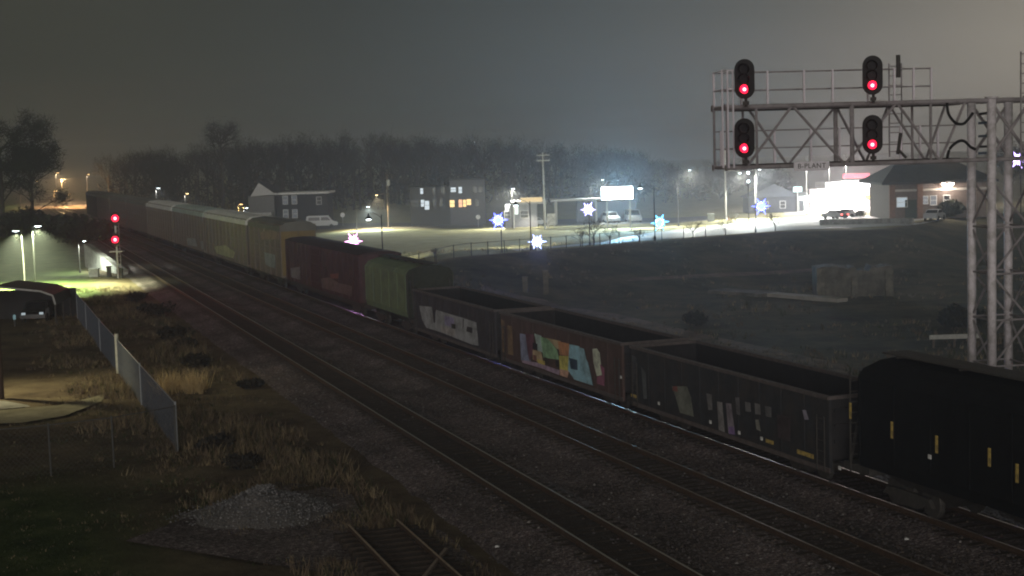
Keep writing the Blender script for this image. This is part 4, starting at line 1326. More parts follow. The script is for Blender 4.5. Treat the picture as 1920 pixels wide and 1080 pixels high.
for (a, b) in zip(prof, prof[1:]): tr.bar((a[0], -0.24, a[1] - .03), (b[0], -0.24, b[1] - .03), 0.06, 0.13)
tr.build('roof_trim', pm('pale roof trim', (0.42, 0.42, 0.40), 0.6), ct)
for x, zt_ in ((-wd_ / 2, 2.3), (wd_ / 2 - .66, 1.6)):
    for y in (0, 2.9, 5.8): MB().box((x, y, zt_ / 2), (0.09, 0.09, zt_)).build('post', DARKSTEEL, ct)
MB().box((0, 5.9, 1.1), (wd_ - .3, .06, 2.2)).build('back_panel', DARKWALL, ct)

def car(name, label, p, rz, L, Wd, prof, paintm, glass_poly, cat='car', group=None, head=None, tail=None, wr=0.33):
    """prof: side outline (x,z) clockwise; glass_poly: list of side window outlines"""
    r = thing(name, label, cat, p, rz, group)
    b = MB()
    n = len(prof)
    zmax = max(z for x, z in prof)
    def half(z): return Wd / 2 * (1 - 0.16 * max(0, (z - 0.55 * zmax) / (0.45 * zmax)))
    V = [(x, -half(z), z) for x, z in prof] + [(x, half(z), z) for x, z in prof]
    b.add(V, [tuple(range(n)), tuple(range(2 * n - 1, n - 1, -1))] + [(i, i + n, (i + 1) % n + n, (i + 1) % n) for i in range(n)])
    b.build('body', paintm, r)
    for gp_ in glass_poly:
        if gp_[0] == 's':
            w_ = MB()
            for sy in (-1, 1):
                pts = [(x, sy * (half(z) + 0.012), z) for x, z in gp_[1]]
                w_.add(pts, [tuple(range(len(pts)))])
            w_.build('side_window', GLASS, r)
        else:
            (xa, za), (xb, zb2) = gp_[1]
            k = 0.02 if xa > 0 else -0.02
            w_ = MB().add([(xa + k, -half(za) * .86, za), (xa + k, half(za) * .86, za), (xb + k, half(zb2) * .86, zb2), (xb + k, -half(zb2) * .86, zb2)], [(0, 1, 2, 3)])
            w_.build('windscreen', GLASS, r)
    wm = MB().lathe([(wr * .55, -.1), (wr, -.1), (wr, .1), (wr * .55, .1)], 14, (0, 0, 0), 'y').mesh('wheel', RUBBER)
    for x in (-L * .31, L * .31):
        for sy in (-1, 1): link('wheel', wm, r, (x, sy * (Wd / 2 - .06), wr))
    for lst, nm, mt in ((head, 'headlight', em('dim headlight', (0.8, 0.95, 1.0), 0.5)), (tail, 'tail_light', em('lit tail light', (1.0, 0.10, 0.08), 8.0))):
        if lst:
            for sy in (-1, 1): MB().box((lst[0], sy * Wd * .36, lst[1]), (0.06, 0.28, 0.16)).build(nm, mt, r)
    return r
SEDAN = [(-2.2, .35), (-2.25, .75), (-2.1, .95), (-1.55, 1.0), (-.9, 1.42), (.45, 1.44), (1.1, .98), (2.0, .86), (2.2, .65), (2.2, .35)]
SEDG = [('s', [(-1.35, 1.02), (-.85, 1.36), (.4, 1.38), (.92, 1.02)]), ('w', ((1.08, 1.0), (.48, 1.42))), ('w', ((-1.52, 1.02), (-.92, 1.4)))]
VAN = [(-2.7, .4), (-2.75, 1.2), (-2.6, 2.05), (-2.3, 2.15), (1.2, 2.15), (1.9, 1.25), (2.6, 1.05), (2.75, .75), (2.75, .4)]
VANG = [('s', [(-2.3, 1.3), (-2.25, 1.9), (-.3, 1.9), (-.3, 1.3)]), ('s', [(-.1, 1.3), (-.1, 1.9), (1.1, 1.9), (1.55, 1.3)]), ('w', ((1.88, 1.3), (1.25, 2.08)))]
SUV = [(-2.3, .4), (-2.35, 1.1), (-2.2, 1.7), (-2.0, 1.85), (.5, 1.85), (1.15, 1.2), (2.2, 1.08), (2.35, .8), (2.35, .4)]
SUVG = [('s', [(-2.0, 1.2), (-1.95, 1.7), (.4, 1.7), (.85, 1.2)]), ('w', ((1.12, 1.24), (.55, 1.8))), ('w', ((-2.33, 1.2), (-2.2, 1.68)))]
cpw = ct.location
car('parked_car', 'dark car parked under the carport at left edge', at(58, 609) + Vector((-.4, 3.2, 0)), math.radians(-84), 4.4, 1.8, SEDAN, pm('black car paint', (0.02, 0.02, 0.022), 0.3, 0, 0.1, spec=0.5), SEDG, 'car', None, (2.23, .72))
MB().box((0, 0, .25), (.12, .12, .5), None, 0).lathe([(.10, .5), (.11, .8), (.03, .86)], 10, (0, 0, 0), 'z', 1).build('lit_fixture', [DARKSTEEL, em('pale cyan lamp', (0.55, 0.9, 0.95), 0.22)]).location = at(28, 612)
tag(bpy.data.objects['lit_fixture'], 'small pale cyan light standing at the mouth of the carport', 'light')

# wooden pole at the left edge with an out-of-frame yard lamp on it
pp = at(2, 748)
up = thing('wooden_pole', 'dark brown wooden pole at the left edge above concrete pad', 'utility pole', pp)
MB().tube([(0, 0, -.3), (0, 0, 9.5)], [0.17, 0.13], 10).build('pole', pm('dark brown pole', (0.07, 0.045, 0.035), 0.9, 0, 0.3, 4), up)
MB().tube([(0, 0, 7.6), (-.5, .3, 7.9), (-1.5, .9, 7.95)], 0.035, 6).build('lamp_arm', DARKSTEEL, up)
MB().box((-1.7, 1.0, 7.93), (.55, .26, .12)).build('lamp_head', DARKSTEEL, up)
MB().box((-1.7, 1.0, 7.86), (.4, .2, .02)).build('lamp_lens', em('warm lamp lens', (1, .85, .5), 10), up)
YARD = light('SPOT', (-1.7, 1.0, 7.8), 3200, (1.0, 0.90, 0.52), 0.1, 'yard_lamp_light', up, (0.45, 0.0, -1), 110, 1.0)

# ------------------------------------------------------------------ lamps and poles
LAMPW = em('white lamp glow', (0.85, 0.97, 1.0), 14.0)
LAMPY = em('amber lamp glow', (1.0, 0.72, 0.35), 14.0)
LAMPO = em('orange lamp glow', (1.0, 0.62, 0.25), 10.0)
def street_lamp(name, label, base, lamp, power, col=(0.9, 0.97, 1.0), mat=None, lens=None, rise=0.3, pole_r=0.07, top=None, kind='SPOT', size=0.55, cat='street lamp', group=None, cone=160, aim=(0, 0, -1)):
    base, lamp = Vector(base), Vector(lamp)
    r = thing(name, label, cat, base, 0, group)
    mat = mat or DARKSTEEL
    h = (top if top else (lamp.z - base.z) + rise)
    MB().tube([(0, 0, -.2), (0, 0, h)], [pole_r, pole_r * 0.75], 8).lathe([(pole_r * 2, 0), (pole_r * 1.6, .35)], 8).build('pole', mat, r)
    a = lamp - base
    if Vector((a.x, a.y)).length > 0.25:
        z0 = min(h - 0.05, a.z + rise * 0.7)
        MB().tube([(0, 0, z0), (a.x * .5, a.y * .5, a.z + rise * .9), (a.x, a.y, a.z + .12)], pole_r * .5, 6).build('arm', mat, r)
    u = Vector((a.x, a.y, 0)).normalized() if Vector((a.x, a.y)).length > 0.05 else Vector((1, 0, 0))
    R = Matrix.Rotation(math.atan2(u.y, u.x), 3, 'Z')
    hd = MB().box(a + Vector((0, 0, .08)), (size, size * .5, .14), R).box(a + Vector((0, 0, .17)), (size * .6, size * .35, .06), R)
    hd.build('lamp_head', mat, r)
    MB().box(a, (size * .8, size * .42, .03), R).box(a + Vector((0, 0, -.03)), (size * .5, size * .3, .04), R).build('lamp_lens', lens or LAMPW, r)
    if power:
        light(kind, a + Vector((0, 0, -.25)), power * LK, col, 0.12, 'lamp_light', r, aim, cone, 0.5)
    return r
def lamp_px(name, label, bpx, lpx, power, Y=None, **k):
    b = at(*bpx)
    return street_lamp(name, label, b, aty(lpx[0], lpx[1], b.y), power, **k)
def post_lamp(name, label, bpx, toppy, shade, power, col=(1.0, 1.0, 0.82), base=None, group='black gooseneck lamp posts'):
    b = base if base is not None else at(*bpx)
    tp = aty(bpx[0], toppy, b.y)
    s_ = aty(shade[0], shade[1], b.y)
    r = thing(name, label, 'lamp post', b, 0, group)
    h = tp.z - b.z
    a = s_ - b
    MB().tube([(0, 0, -.2), (0, 0, h)], [.07, .05], 8).lathe([(.16, 0), (.13, .5), (.08, .6)], 8).build('post', BLKF, r)
    MB().tube([(0, 0, h - .35), (a.x * .35, a.y * .35, h + .02), (a.x * .75, a.y * .75, a.z + .65), (a.x, a.y, a.z + .5)], .03, 6).build('arm', BLKF, r)
    MB().lathe([(.06, .55), (.09, .3), (.14, .25), (.34, -.02), (.33, -.05)], 14, (a.x, a.y, a.z)).build('lamp_shade', BLKF, r)
    MB().lathe([(.26, -.075), (.2, -.13), (.08, -.16)], 12, (a.x, a.y, a.z)).build('bulb', LAMPW, r)
    if power:
        light('SPOT', (a.x, a.y, a.z - .3), power * LK, col, .12, 'lamp_light', r, (0, 1, -.2), 62, 0.8)
    return r
def crest_at(px, back=1.0):
    lo, hi = -60.0, 90.0
    for _ in range(50):
        mid = (lo + hi) / 2
        q = Vector((2.4, 160.0, 0)) + Vector((0.8, 0.6, 0)) * mid + Vector((-0.6, 0.8, 0)) * back
        zq = float(hgt(q.x, q.y))
        v = q + Vector((0, 0, zq - CAMH))
        if 960 + FPX * v.dot(vR) / v.dot(vF) < px: lo = mid
        else: hi = mid
    q.z = zq
    return q.copy()
PL = 1.0
post_lamp('lamp_post', 'black gooseneck lamp post left of the low leafless bush', (719, 470), 402, (691, 410), 1500, base=crest_at(719, 1.2))
post_lamp('lamp_post', 'black gooseneck lamp post with snowflake light, in front of the yellow lit canopy', (996, 472), 377, (967, 384), 1700, base=crest_at(996, 1.2))
post_lamp('lamp_post', 'tall black gooseneck lamp post right of the white pickup vans', (1228, 450), 350, (1200, 352), 1000, base=crest_at(1228, 1.2))
# snowflake decorations hung on the lamp posts
def snowflake(label, p, rad, col, power, lcol, strength=5.5):
    r = thing('snowflake_light', label, 'snowflake light', p, 0, 'lit snowflake decorations on lamp posts')
    mt = em('snowflake glow %s' % str(col), col, strength)
    mb = MB()
    for k in range(12):
        a = math.pi * k / 6 + random.uniform(-.08, .08)
        c, s_ = math.cos(a), math.sin(a)
        R_ = rad * (1.2 if k % 2 == 0 else 0.8) * random.uniform(.88, 1.12)
        mb.tube([(0, 0, 0), (c * R_ * .55, 0, s_ * R_ * .55), (c * R_, 0, s_ * R_)], [rad * .26, rad * .13, rad * .02], 6)
        if k % 2 == 0:
            for da in (-.6, .6):
                mb.tube([(c * rad * .6, 0, s_ * rad * .6), (c * rad * .6 + math.cos(a + da) * rad * .25, 0, s_ * rad * .6 + math.sin(a + da) * rad * .25)], [rad * .06, rad * .015], 5)
    mb.build('arms', mt, r)
    MB().lathe([(rad * .05, -.10), (rad * .52, -.06), (rad * .52, .06), (rad * .05, .10)], 14, (0, 0, 0), 'y').build('centre', em('white snowflake bulb', (.9, .93, 1), 45), r)
    MB().bar((rad * -.1, 0.06, rad * .2), (rad * -.8, 0.2, rad * .2), .04, .04).build('bracket', BLKF, r)
    light('SPOT', (0, -0.2, 0), power, lcol, 0.25, 'snowflake_glow', r, (0, -1, .06), 64, 1.0)
    return r
SNOW = [(663, 452, 'pinkish white snowflake light above the maroon boxcar roof', (0.95, 0.40, 0.85), (0.8, 0.35, 0.9), 0.62, 1.2),
        (934, 413, 'deep blue snowflake light highest left, behind the fence', (0.16, 0.20, 1.0), (0.12, 0.18, 1.0), 0.68, 2.2),
        (1007, 453, 'blue white snowflake light low above the bank edge', (0.40, 0.48, 1.0), (0.3, 0.36, 1.0), 0.66, 1.2),
        (1103, 393, 'violet white snowflake light left of the bright billboard vans', (0.50, 0.46, 1.0), (0.45, 0.4, 1.0), 0.62, 1.2),
        (1237, 417, 'cyan blue snowflake light on the tall black lamp post', (0.14, 0.60, 1.0), (0.08, 0.45, 1.0), 0.70, 1.6),
        (1427, 387, 'strong blue snowflake light below the left end of signal bridge', (0.15, 0.20, 1.0), (0.12, 0.16, 1.0), 0.74, 2.6),
        (1803, 379, 'blue violet snowflake light before the brick building', (0.25, 0.28, 1.0), (0.2, 0.2, 1.0), 0.68, 1.4),
        (1908, 299, 'violet snowflake light right of the signal tower', (0.55, 0.40, 1.0), (0.4, 0.25, 1.0), 0.62, 1.4)]
for px, py, lb, col, lcol, rad, pw in SNOW:
    if px == 1908:
        Y = 150
        p = aty(px, py, Y)
    elif px == 663:
        p = aty(px, py, 150)
    else:
        p = aty(px, py, crest_at(px, 1.2).y - 0.05)
    snowflake(lb, p, rad * 1.2, col, pw * 16 * SK, lcol)
def plain_post(label, p, ztop, r_=0.06, mat=BLKF, group=None):
    t = thing('lamp_pole', label, 'pole', p, 0, group)
    MB().tube([(0, 0, -.2), (0, 0, ztop - p.z)], [r_, r_ * .8], 8).lathe([(r_ * 2.2, 0), (r_ * 1.8, .4)], 8).build('pole', mat, t)
    MB().lathe([(r_ * 1.6, 0), (r_ * .5, .15)], 8, (0, 0, ztop - p.z)).build('cap', mat, t)
for px, py, lb in ((941, 400, 'thin black pole under the highest left blue snowflake light'), (664, 440, 'thin black pole under the pink snowflake light'), (1106, 380, 'thin black pole behind the bare trees under the violet white snowflake'),
                   (1417, 384, 'thin black pole under the strong blue snowflake light'), (1806, 366, 'thin black pole under the blue violet snowflake light'), (1914, 285, 'thin black pole under the violet snowflake right of the tower')):
    q = crest_at(px, 1.35) if px not in (664, 1914) else Vector((aty(px, 400, 150.3).x, 150.3, 0))
    if px in (664, 1914): q.z = float(hgt(q.x, q.y))
    plain_post(lb, q, aty(px, py, q.y).z)

lamp_px('lamp_post', 'left one of two thin lamp posts on the lit lawn, lamp to its left', (47, 541), (30, 433), 3600, col=(.9, 1, .58), mat=DARKSTEEL, size=.7, rise=.15, cone=138, group='lamp posts on the lit lawn')
lamp_px('lamp_post', 'right one of two thin lamp posts on the lit lawn, lamp at its top', (67, 545), (71, 424), 3600, col=(.9, 1, .58), mat=BLKF, size=.7, rise=.1, cone=138, group='lamp posts on the lit lawn')
wall_l = lamp_px('wall_lamp_post', 'short lamp post lighting the white wing wall', (150, 512), (158, 452), 150, col=(.9, 1, .85), size=.4, rise=.1, cone=165)

lamp_px('street_lamp', 'wooden pole with an amber lamp on a side arm, tallest left of the apartment house', (729, 427), (706, 366), 900, aim=(.1, -.6, -1), col=(1, .8, .45), mat=WOOD, lens=LAMPY, top=9.2, rise=.2, pole_r=.14, cone=110)
tb_ = MB().lathe([(.28, 0), (.3, .05), (.3, .95), (.28, 1.0)], 12)
o = tb_.build('pole_transformer', pm('grey transformer paint', (.4, .4, .4), .5))
bb = at(729, 427)
o.location = aty(728, 348, bb.y - .4)
tag(o, 'grey transformer can mounted high on the amber lamp pole', 'transformer')
lamp_px('street_lamp', 'thin pole with small greenish white lamp left of the amber one', (669, 432), (690, 388), 900, aim=(.2, -.7, -1), cone=130, col=(.8, 1, .95), size=.7)
lamp_px('street_lamp', 'white lamp in front of the small shop with yellow lit canopy', (961, 427), (962, 354), 1300, aim=(-.2, -.8, -1), cone=130, col=(1, 1, .85), top=9.5, size=.8)
lamp_px('street_lamp', 'white lamp just above the glaring white billboard', (1109, 420), (1130, 337), 800, aim=(-.3, -.8, -1), cone=130, col=(.92, 1, .9), rise=.2)
lamp_px('street_lamp', 'white lamp on the long side arm right of the billboard', (1272, 425), (1293, 319), 1200, aim=(0, -.8, -1), cone=130, col=(1, 1, .86), rise=.2)
lamp_px('street_lamp', 'white lamp on a pale pole seen just under the left end of signal bridge', (1361, 412), (1387, 325), 1700, aim=(.15, -.9, -1), cone=130, col=(1, 1, .88), mat=PALEPOLE, rise=.6, pole_r=.16, top=11.5)
lamp_px('street_lamp', 'white lamp on a tall pale pole hard by the blue snowflake light', (1418, 411), (1424, 318), 1300, aim=(.4, -.9, -1), cone=130, col=(.9, 1, 1), mat=PALEPOLE, rise=.5, pole_r=.16, top=12)
lamp_px('street_lamp', 'floodlight pole left of the filling station, behind the name sign', (1513, 402), (1520, 303), 900, col=(1, 1, 1), mat=PALEPOLE, top=10.0, size=.9)
lamp_px('street_lamp', 'floodlight pole standing before the glare of the filling station', (1556, 404), (1551, 303), 900, col=(1, .97, .95), mat=PALEPOLE, top=9.0, size=.9)
lamp_px('street_lamp', 'floodlight pole behind the red fascia of the filling station', (1587, 385), (1583, 304), 900, col=(1, .95, .95), mat=PALEPOLE, top=10, size=1.0)

def utility_pole(label, bpx, top_py, arms, w_, mat=WOOD, r_=.15):
    b = at(*bpx)
    h = aty(bpx[0], top_py, b.y).z - b.z
    t = thing('utility_pole', label, 'utility pole', b)
    MB().tube([(0, 0, -.3), (-.05, 0, h)], [r_, r_ * .7], 8).build('pole', mat, t)
    for py in arms:
        z_ = aty(bpx[0], py, b.y).z - b.z
        MB().box((0, -.16, z_), (w_, .12, .14)).build('crossarm', mat, t)
        ins = MB()
        for k in (-.45, -.2, .2, .45): ins.lathe([(.04, 0), (.06, .06), (.03, .2)], 6, (k * w_, -.16, z_ + .07))
        ins.build('insulator', pm('porcelain', (.3, .3, .32), .4), t)
    return b, h
utility_pole('tall utility pole with two crossarms left of the billboard', (1022, 430), 285, (291, 301), 2.1, PALEPOLE, .14)
utility_pole('thin utility pole before the apartment house with lit windows', (860, 420), 345, (352,), 1.4, WOOD, .1)
b = at(1404, 418)
tl = thing('traffic_signal', 'pole with two round white lights one above another, left of the pale poles', 'signal lights', b)
MB().tube([(0, 0, -.2), (0, 0, aty(1404, 320, b.y).z - b.z)], .08, 8).build('pole', BLKF, tl)
for py in (324, 340):
    z_ = aty(1404, py, b.y).z - b.z
    MB().box((0, -.12, z_), (.5, .25, .6)).build('housing', BLACK, tl)
    MB().lathe([(.19, -.27), (.19, -.246)], 12, (0, 0, z_), 'y').build('lens', LAMPW, tl)

# distant lights at the left, down the street
far = [(119, 336, 430, 'brightest warm white lamp over the far street at left', 2.2, (1, .60, .26), LAMPY, 1500), (108, 324, 470, 'faint warm lamp highest over the far street at left', 1.1, (1, .8, .5), LAMPO, 500),
       (105, 358, 420, 'amber lamp low on the far street, left of a pair', 1.3, (1, .52, .2), LAMPO, 900), (128, 364, 410, 'amber lamp low on the far street, right of a pair', 1.3, (1, .55, .22), LAMPO, 900),
       (68, 340, 440, 'faint lamp beside the dark trees left of the far street', .7, (1, .85, .7), LAMPO, 200), (40, 338, 440, 'faintest pale lamp seen through the dark left trees', .6, (1, .9, .8), LAMPO, 100),
       (166, 327, 440, 'dull lamp above the last rail car', .8, (1, .8, .6), LAMPO, 300), (297, 353, 330, 'small white lamp in the woods above the autoracks', 1.0, (.95, 1, 1), LAMPW, 200),
       (351, 363, 320, 'upper faint lamp on a pole behind the autoracks', .7, (1, 1, .9), LAMPY, 100), (452, 383, 300, 'small orange lamp left of the gabled house', 1.0, (1, .7, .25), LAMPO, 250), (462, 390, 300, 'small bluish lamp left of the gabled house', .8, (.7, .85, 1), LAMPW, 150)]
for px, py, Y, lb, sz, col, ln, pw in far:
    p = aty(px, py, Y)
    zb_ = float(hgt(p.x, p.y))
    street_lamp('street_lamp', lb, (p.x - .6, Y, zb_), p, pw, col, None, ln, .3, .1, None, 'POINT' if pw > 1000 else 'SPOT', sz, 'street lamp')

# ------------------------------------------------------------------ buildings
def at_root(name, label, px, py, rz=0.0, cat='building', Y=None):
    b = at(px, py)
    return thing(name, label, cat, b, rz), b, b.y / FPX                   # metres per photograph pixel there
WARM = em('warm lit window', (1.0, 0.72, 0.32), 1.6)
WARM2 = em('orange lit window', (1.0, 0.55, 0.32), 1.4)
COOL = em('cool lit window', (0.85, 0.95, 1.0), 0.9)
DIMW = em('dim lit window', (0.8, 0.85, 0.9), 0.10)
def window(parent, x, y, z, w_, h, mat, frame=True):
    f = MB()
    t = .07
    f.box((x, y - .03, z + h / 2 + t / 2), (w_ + 2 * t, .08, t)).box((x, y - .03, z - h / 2 - t / 2), (w_ + 2 * t, .1, t)).box((x - w_ / 2 - t / 2, y - .03, z), (t, .08, h)).box((x + w_ / 2 + t / 2, y - .03, z), (t, .08, h)).box((x, y - .03, z), (w_, .05, .05))
    fo = f.build('window', WHITEP if frame is True else frame, parent)
    MB().box((x, y + .0, z), (w_, .05, h)).build('pane', mat, fo)
    return fo
# gabled house with a flat-roofed wing
h1, b, k = at_root('house', 'dark two-storey house with pale front gable and white eaves line', 545, 424)
def hx(px): return (px - 545) * k
def hz(py): return (424 - py) * k
MB().box(((hx(520) + hx(615)) / 2, 4.5, hz(366) / 2), (hx(615) - hx(520), 9, hz(366))).build('main_wall', DARKWALL, h1)
MB().box(((hx(515) + hx(620)) / 2, 4.5, hz(363)), (hx(620) - hx(515), 10, .35)).build('eaves', pm('pale eaves', (.66, .66, .66), .7), h1)
MB().box(((hx(470) + hx(518)) / 2, 3, hz(366) / 2), (hx(518) - hx(470), 8, hz(366))).build('side_wall', pm('grey siding', (.17, .17, .17), .8), h1)
gb_ = MB().prism([(hx(474), hz(366) + .01), (hx(490), hz(341)), (hx(522), hz(364))], -1.02, -.75)
gb_.build('gable', pm('pale gable boards', (.52, .52, .52), .8), h1)
MB().add([(hx(472), -1.2, hz(367)), (hx(490), -1.2, hz(340)), (hx(490), 8, hz(340)), (hx(472), 8, hz(367)), (hx(526), -1.2, hz(363)), (hx(526), 8, hz(363))], [(0, 1, 2, 3), (1, 4, 5, 2)]).build('roof', ROOF, h1)
MB().box(((hx(475) + hx(514)) / 2, -1.6, hz(399)), (hx(514) - hx(475), 1.6, .5)).build('porch_roof', PALEWALL, h1)
for px in (537, 554):
    for py in (375, 401): window(h1, hx(px), -.03, hz(py), .85, 1.5, DIMW)
window(h1, hx(600), -.03, hz(378), .8, 1.3, GLASS)
# apartment house
h2, b, k = at_root('apartment_building', 'dim three-part apartment house with a few white and yellow lit windows', 850, 423)
k2 = k
def ax_(px): return (px - 850) * k2
def az_(py): return (423 - py) * k2
MB().box(((ax_(770) + ax_(845)) / 2, 6, az_(352) / 2), (ax_(845) - ax_(770), 9, az_(352))).build('left_wall', pm('dim brick', (.05, .047, .05), .9), h2)
MB().box(((ax_(845) + ax_(911)) / 2, 5, az_(339) / 2), (ax_(911) - ax_(845) - .02, 9, az_(339))).build('tower_wall', pm('grey stucco', (.11, .11, .125), .9), h2)
MB().box(((ax_(770) + ax_(845)) / 2, 6, az_(352) + .16), (ax_(845) - ax_(770) + .4, 9.4, .3)).build('parapet', DARKWALL, h2)
MB().box(((ax_(845) + ax_(911)) / 2, 5, az_(339) + .16), (ax_(911) - ax_(845) + .3, 9.4, .3)).build('parapet', DARKWALL, h2)
for px, py, w_, h_, mt in ((792, 356, .5, 1.2, COOL), (793, 380, .6, 1.2, COOL), (801, 384, .8, 1.5, COOL), (783, 380, .6, 1.2, GLASS), (815, 380, .6, 1.2, GLASS), (828, 380, .6, 1.2, GLASS), (775, 380, .6, 1.2, GLASS), (815, 357, .6, 1.1, GLASS), (832, 357, .6, 1.1, GLASS)):
    window(h2, ax_(px), 1.47, az_(py), w_, h_, mt, DARKWALL)
for px, py, w_, h_, mt in ((852, 356, .9, .8, COOL), (865, 357, .6, 1.1, COOL), (849, 382, .8, 1.2, WARM), (865, 382, .7, 1.3, WARM2), (872, 382, .6, 1.2, WARM), (880, 380, .8, 1.0, WARM), (893, 357, .7, 1.1, GLASS), (903, 357, .7, 1.1, GLASS), (895, 382, .7, 1.1, GLASS)):
    window(h2, ax_(px), .47, az_(py), w_, h_, mt, DARKWALL)
# small shop with a yellow lit canopy
h3, b, k = at_root('small_shop', 'small pale shop with yellow lit canopy edge and bright white doorway', 985, 426)
def sx_(px): return (px - 985) * k3
def sz_(py): return (426 - py) * k3
k3 = k
MB().box((sx_(978), 3, sz_(382) / 2), (sx_(1008) - sx_(948), 6, sz_(382))).build('wall', pm('blue grey siding', (.28, .29, .33), .8), h3)
MB().box((sx_(992), 1.8, sz_(379)), (sx_(1026) - sx_(960), 9, .5)).build('canopy_roof', PALEWALL, h3)
MB().box((sx_(997), -2.75, sz_(374)), (sx_(1017) - sx_(976), .15, .75)).build('lit_fascia', em('yellow lit fascia', (1.0, .74, .36), 0.9), h3)
MB().box((sx_(969), -.08, sz_(390)), (.55, .12, 2.0)).build('lit_doorway', em('white lit door', (.9, 1, .9), 1.6), h3)
MB().tube([(sx_(964), -2.4, 0), (sx_(964), -2.4, sz_(381))], .1, 8).build('canopy_post', WHITEP, h3)
MB().tube([(sx_(1022), -2.4, 0), (sx_(1022), -2.4, sz_(381))], .1, 8).build('canopy_post', WHITEP, h3)
light('SPOT', (sx_(995), -2.0, sz_(383)), 2000, (1, .9, .7), .3, 'canopy_light', h3, (0, -.2, -1), 130)
for i, (x_, w_) in enumerate(((952, .9), (984, 1.2))): window(h3, sx_(x_), -.03, sz_(402), w_, 1.1, GLASS)
# white canopy frame
h4, b, k = at_root('canopy_frame', 'pale open canopy frame between the utility pole and the billboard', 1080, 421)
for x_ in (-3.2, 3.4):
    for y_ in (0, 6): MB().box((x_, y_, 1.95), (.3, .3, 3.9)).build('column', PALEPOLE, h4)
MB().box((.1, 3, 4.08), (8.4, 7.6, .35)).build('canopy_roof', PALEWALL, h4)
MB().box((5.5, 7.5, 1.7), (10, 4, 3.4)).build('kiosk_wall', pm('dim blue wall', (.16, .18, .22), .8), h4)
# billboard
BBY = 236.0
bc_ = aty(1157, 362, BBY)
bz_ = float(hgt(bc_.x, BBY))
bb_ = thing('billboard', 'overexposed glowing white electronic billboard on two posts', 'billboard', (bc_.x, BBY, bz_))
zz = bc_.z - bz_
MB().box((0, .2, zz), (5.2, .35, 2.2)).build('cabinet', BLACK, bb_)
MB().box((0, 0, zz), (4.9, .04, 1.95)).build('screen', em('white led screen', (.9, .98, 1.0), 14.0), bb_)
for x_ in (-1.6, 2.0): MB().box((x_, .45, zz / 2), (.25, .25, zz)).build('post', PALEPOLE, bb_)
light('SPOT', (0, -.6, zz), 17000, (.72, .9, 1.0), .8, 'screen_light', bb_, (0, -1, -.25), 165, .7)
light('SPOT', (0, -.7, zz), 70000, (.28, .66, 1.0), 1.0, 'screen_glow', bb_, (0, -1, .05), 75, 1.0)
# vehicles
WHITECAR = pm('white car paint', (.62, .64, .66), .35, 0, .05, spec=.5)
SILV = pm('silver car paint', (.42, .44, .47), .35, 0, .05, spec=.5)
DARKC = pm('dark car paint', (.05, .05, .055), .35, 0, .1, spec=.5)
car('van', 'silver van parked by the gabled house, behind the ochre autorack door', at(604, 427), math.radians(3), 5.5, 2.0, VAN, SILV, VANG, 'van', None, (2.75, .8))
car('pickup', 'white sport utility vehicle under the left end of the billboard, facing the camera', at(1146, 418), math.radians(-80), 4.7, 1.95, SUV, WHITECAR, SUVG, 'car', 'white vehicles under the billboard', (2.36, .85))
car('van', 'white van under the right end of the billboard, facing the camera', at(1187, 417), math.radians(-84), 5.5, 2.0, VAN, WHITECAR, VANG, 'van', 'white vehicles under the billboard', (2.76, .8))
car('car', 'dim grey car parked by the small shop doorway', at(1005, 424), math.radians(5), 4.4, 1.8, SEDAN, SILV, SEDG)
car('car', 'car with glowing red tail lights before the filling station', at(1566, 411), math.radians(120), 4.4, 1.8, SEDAN, DARKC, SEDG, 'car', 'cars before the filling station', None, (-2.24, .8))
car('car', 'pale car right behind the red tail lights, before the filling station', at(1584, 408), math.radians(155), 4.4, 1.8, SEDAN, WHITECAR, SEDG, 'car', 'cars before the filling station')
car('car', 'pale car at the right end of the lawn by the dark hedge', at(1752, 413), math.radians(60), 4.4, 1.8, SEDAN, SILV, SEDG)
# wires strung from the utility pole to the pale pole
wa, wb = at(1022, 430), at(1361, 412)
for py0, py1, lb in ((303, 344, 'upper dark overhead wire from the utility pole to the pale pole'), (350, 350, 'lower dark overhead wire from the utility pole to the pale pole')):
    a_, c_ = aty(1022, py0, wa.y), aty(1361, py1, wb.y)
    pts_ = [a_.lerp(c_, i / 12) - a_ - Vector((0, 0, 1.0 * (1 - (2 * i / 12 - 1) ** 2))) for i in range(13)]
    o = MB().tube(pts_, 0.022, 5).build('overhead_wire', pm('dark cable', (.05, .05, .05), .6))
    o.location = a_
    tag(o, lb, 'wire', 'overhead wires')
# small roadside things
def roadsign(label, px, py, base_py, col, rad=.32):
    b = at(px, base_py)
    t = thing('round_sign', label, 'road sign', b)
    z_ = aty(px, py, b.y).z - b.z
    MB().tube([(0, .05, -.1), (0, .05, z_ + rad)], .03, 6).build('post', STEEL, t)
    MB().lathe([(rad, -.02), (rad, .02)], 16, (0, 0, z_), 'y').build('disc', col, t)
SG = pm('white sign face', (.75, .75, .76), .4)
roadsign('small round white sign right of the silver van', 643, 403, 424, SG, .42)
roadsign('small round white sign left of the deep blue snowflake light', 897, 407, 426, SG, .38)
sb, b, k = at_root('sign_box', 'upright white sign board at the foot of the tall utility pole', 1034, 426, 0, 'sign board')
MB().box((0, 0, 1.25), (1.35, .25, 1.9)).build('board', pm('white board', (.7, .7, .66), .6, 0, .2, 3, dirt=(.4, .4, .38), dscale=2), sb)
MB().box((-.5, .05, .2), (.12, .12, .6)).box((.5, .05, .2), (.12, .12, .6)).build('feet', STEEL, sb)
ub, b, k = at_root('utility_box', 'pale utility cabinet right of the round bare roadside tree', 1333, 415, 0, 'utility cabinet')
MB().box((0, 0, .6), (1.05, .7, 1.2)).box((0, 0, 1.23), (1.15, .8, .07)).build('cabinet', pm('pale cabinet', (.5, .54, .52), .6), ub)
ob = at(1380, 414)
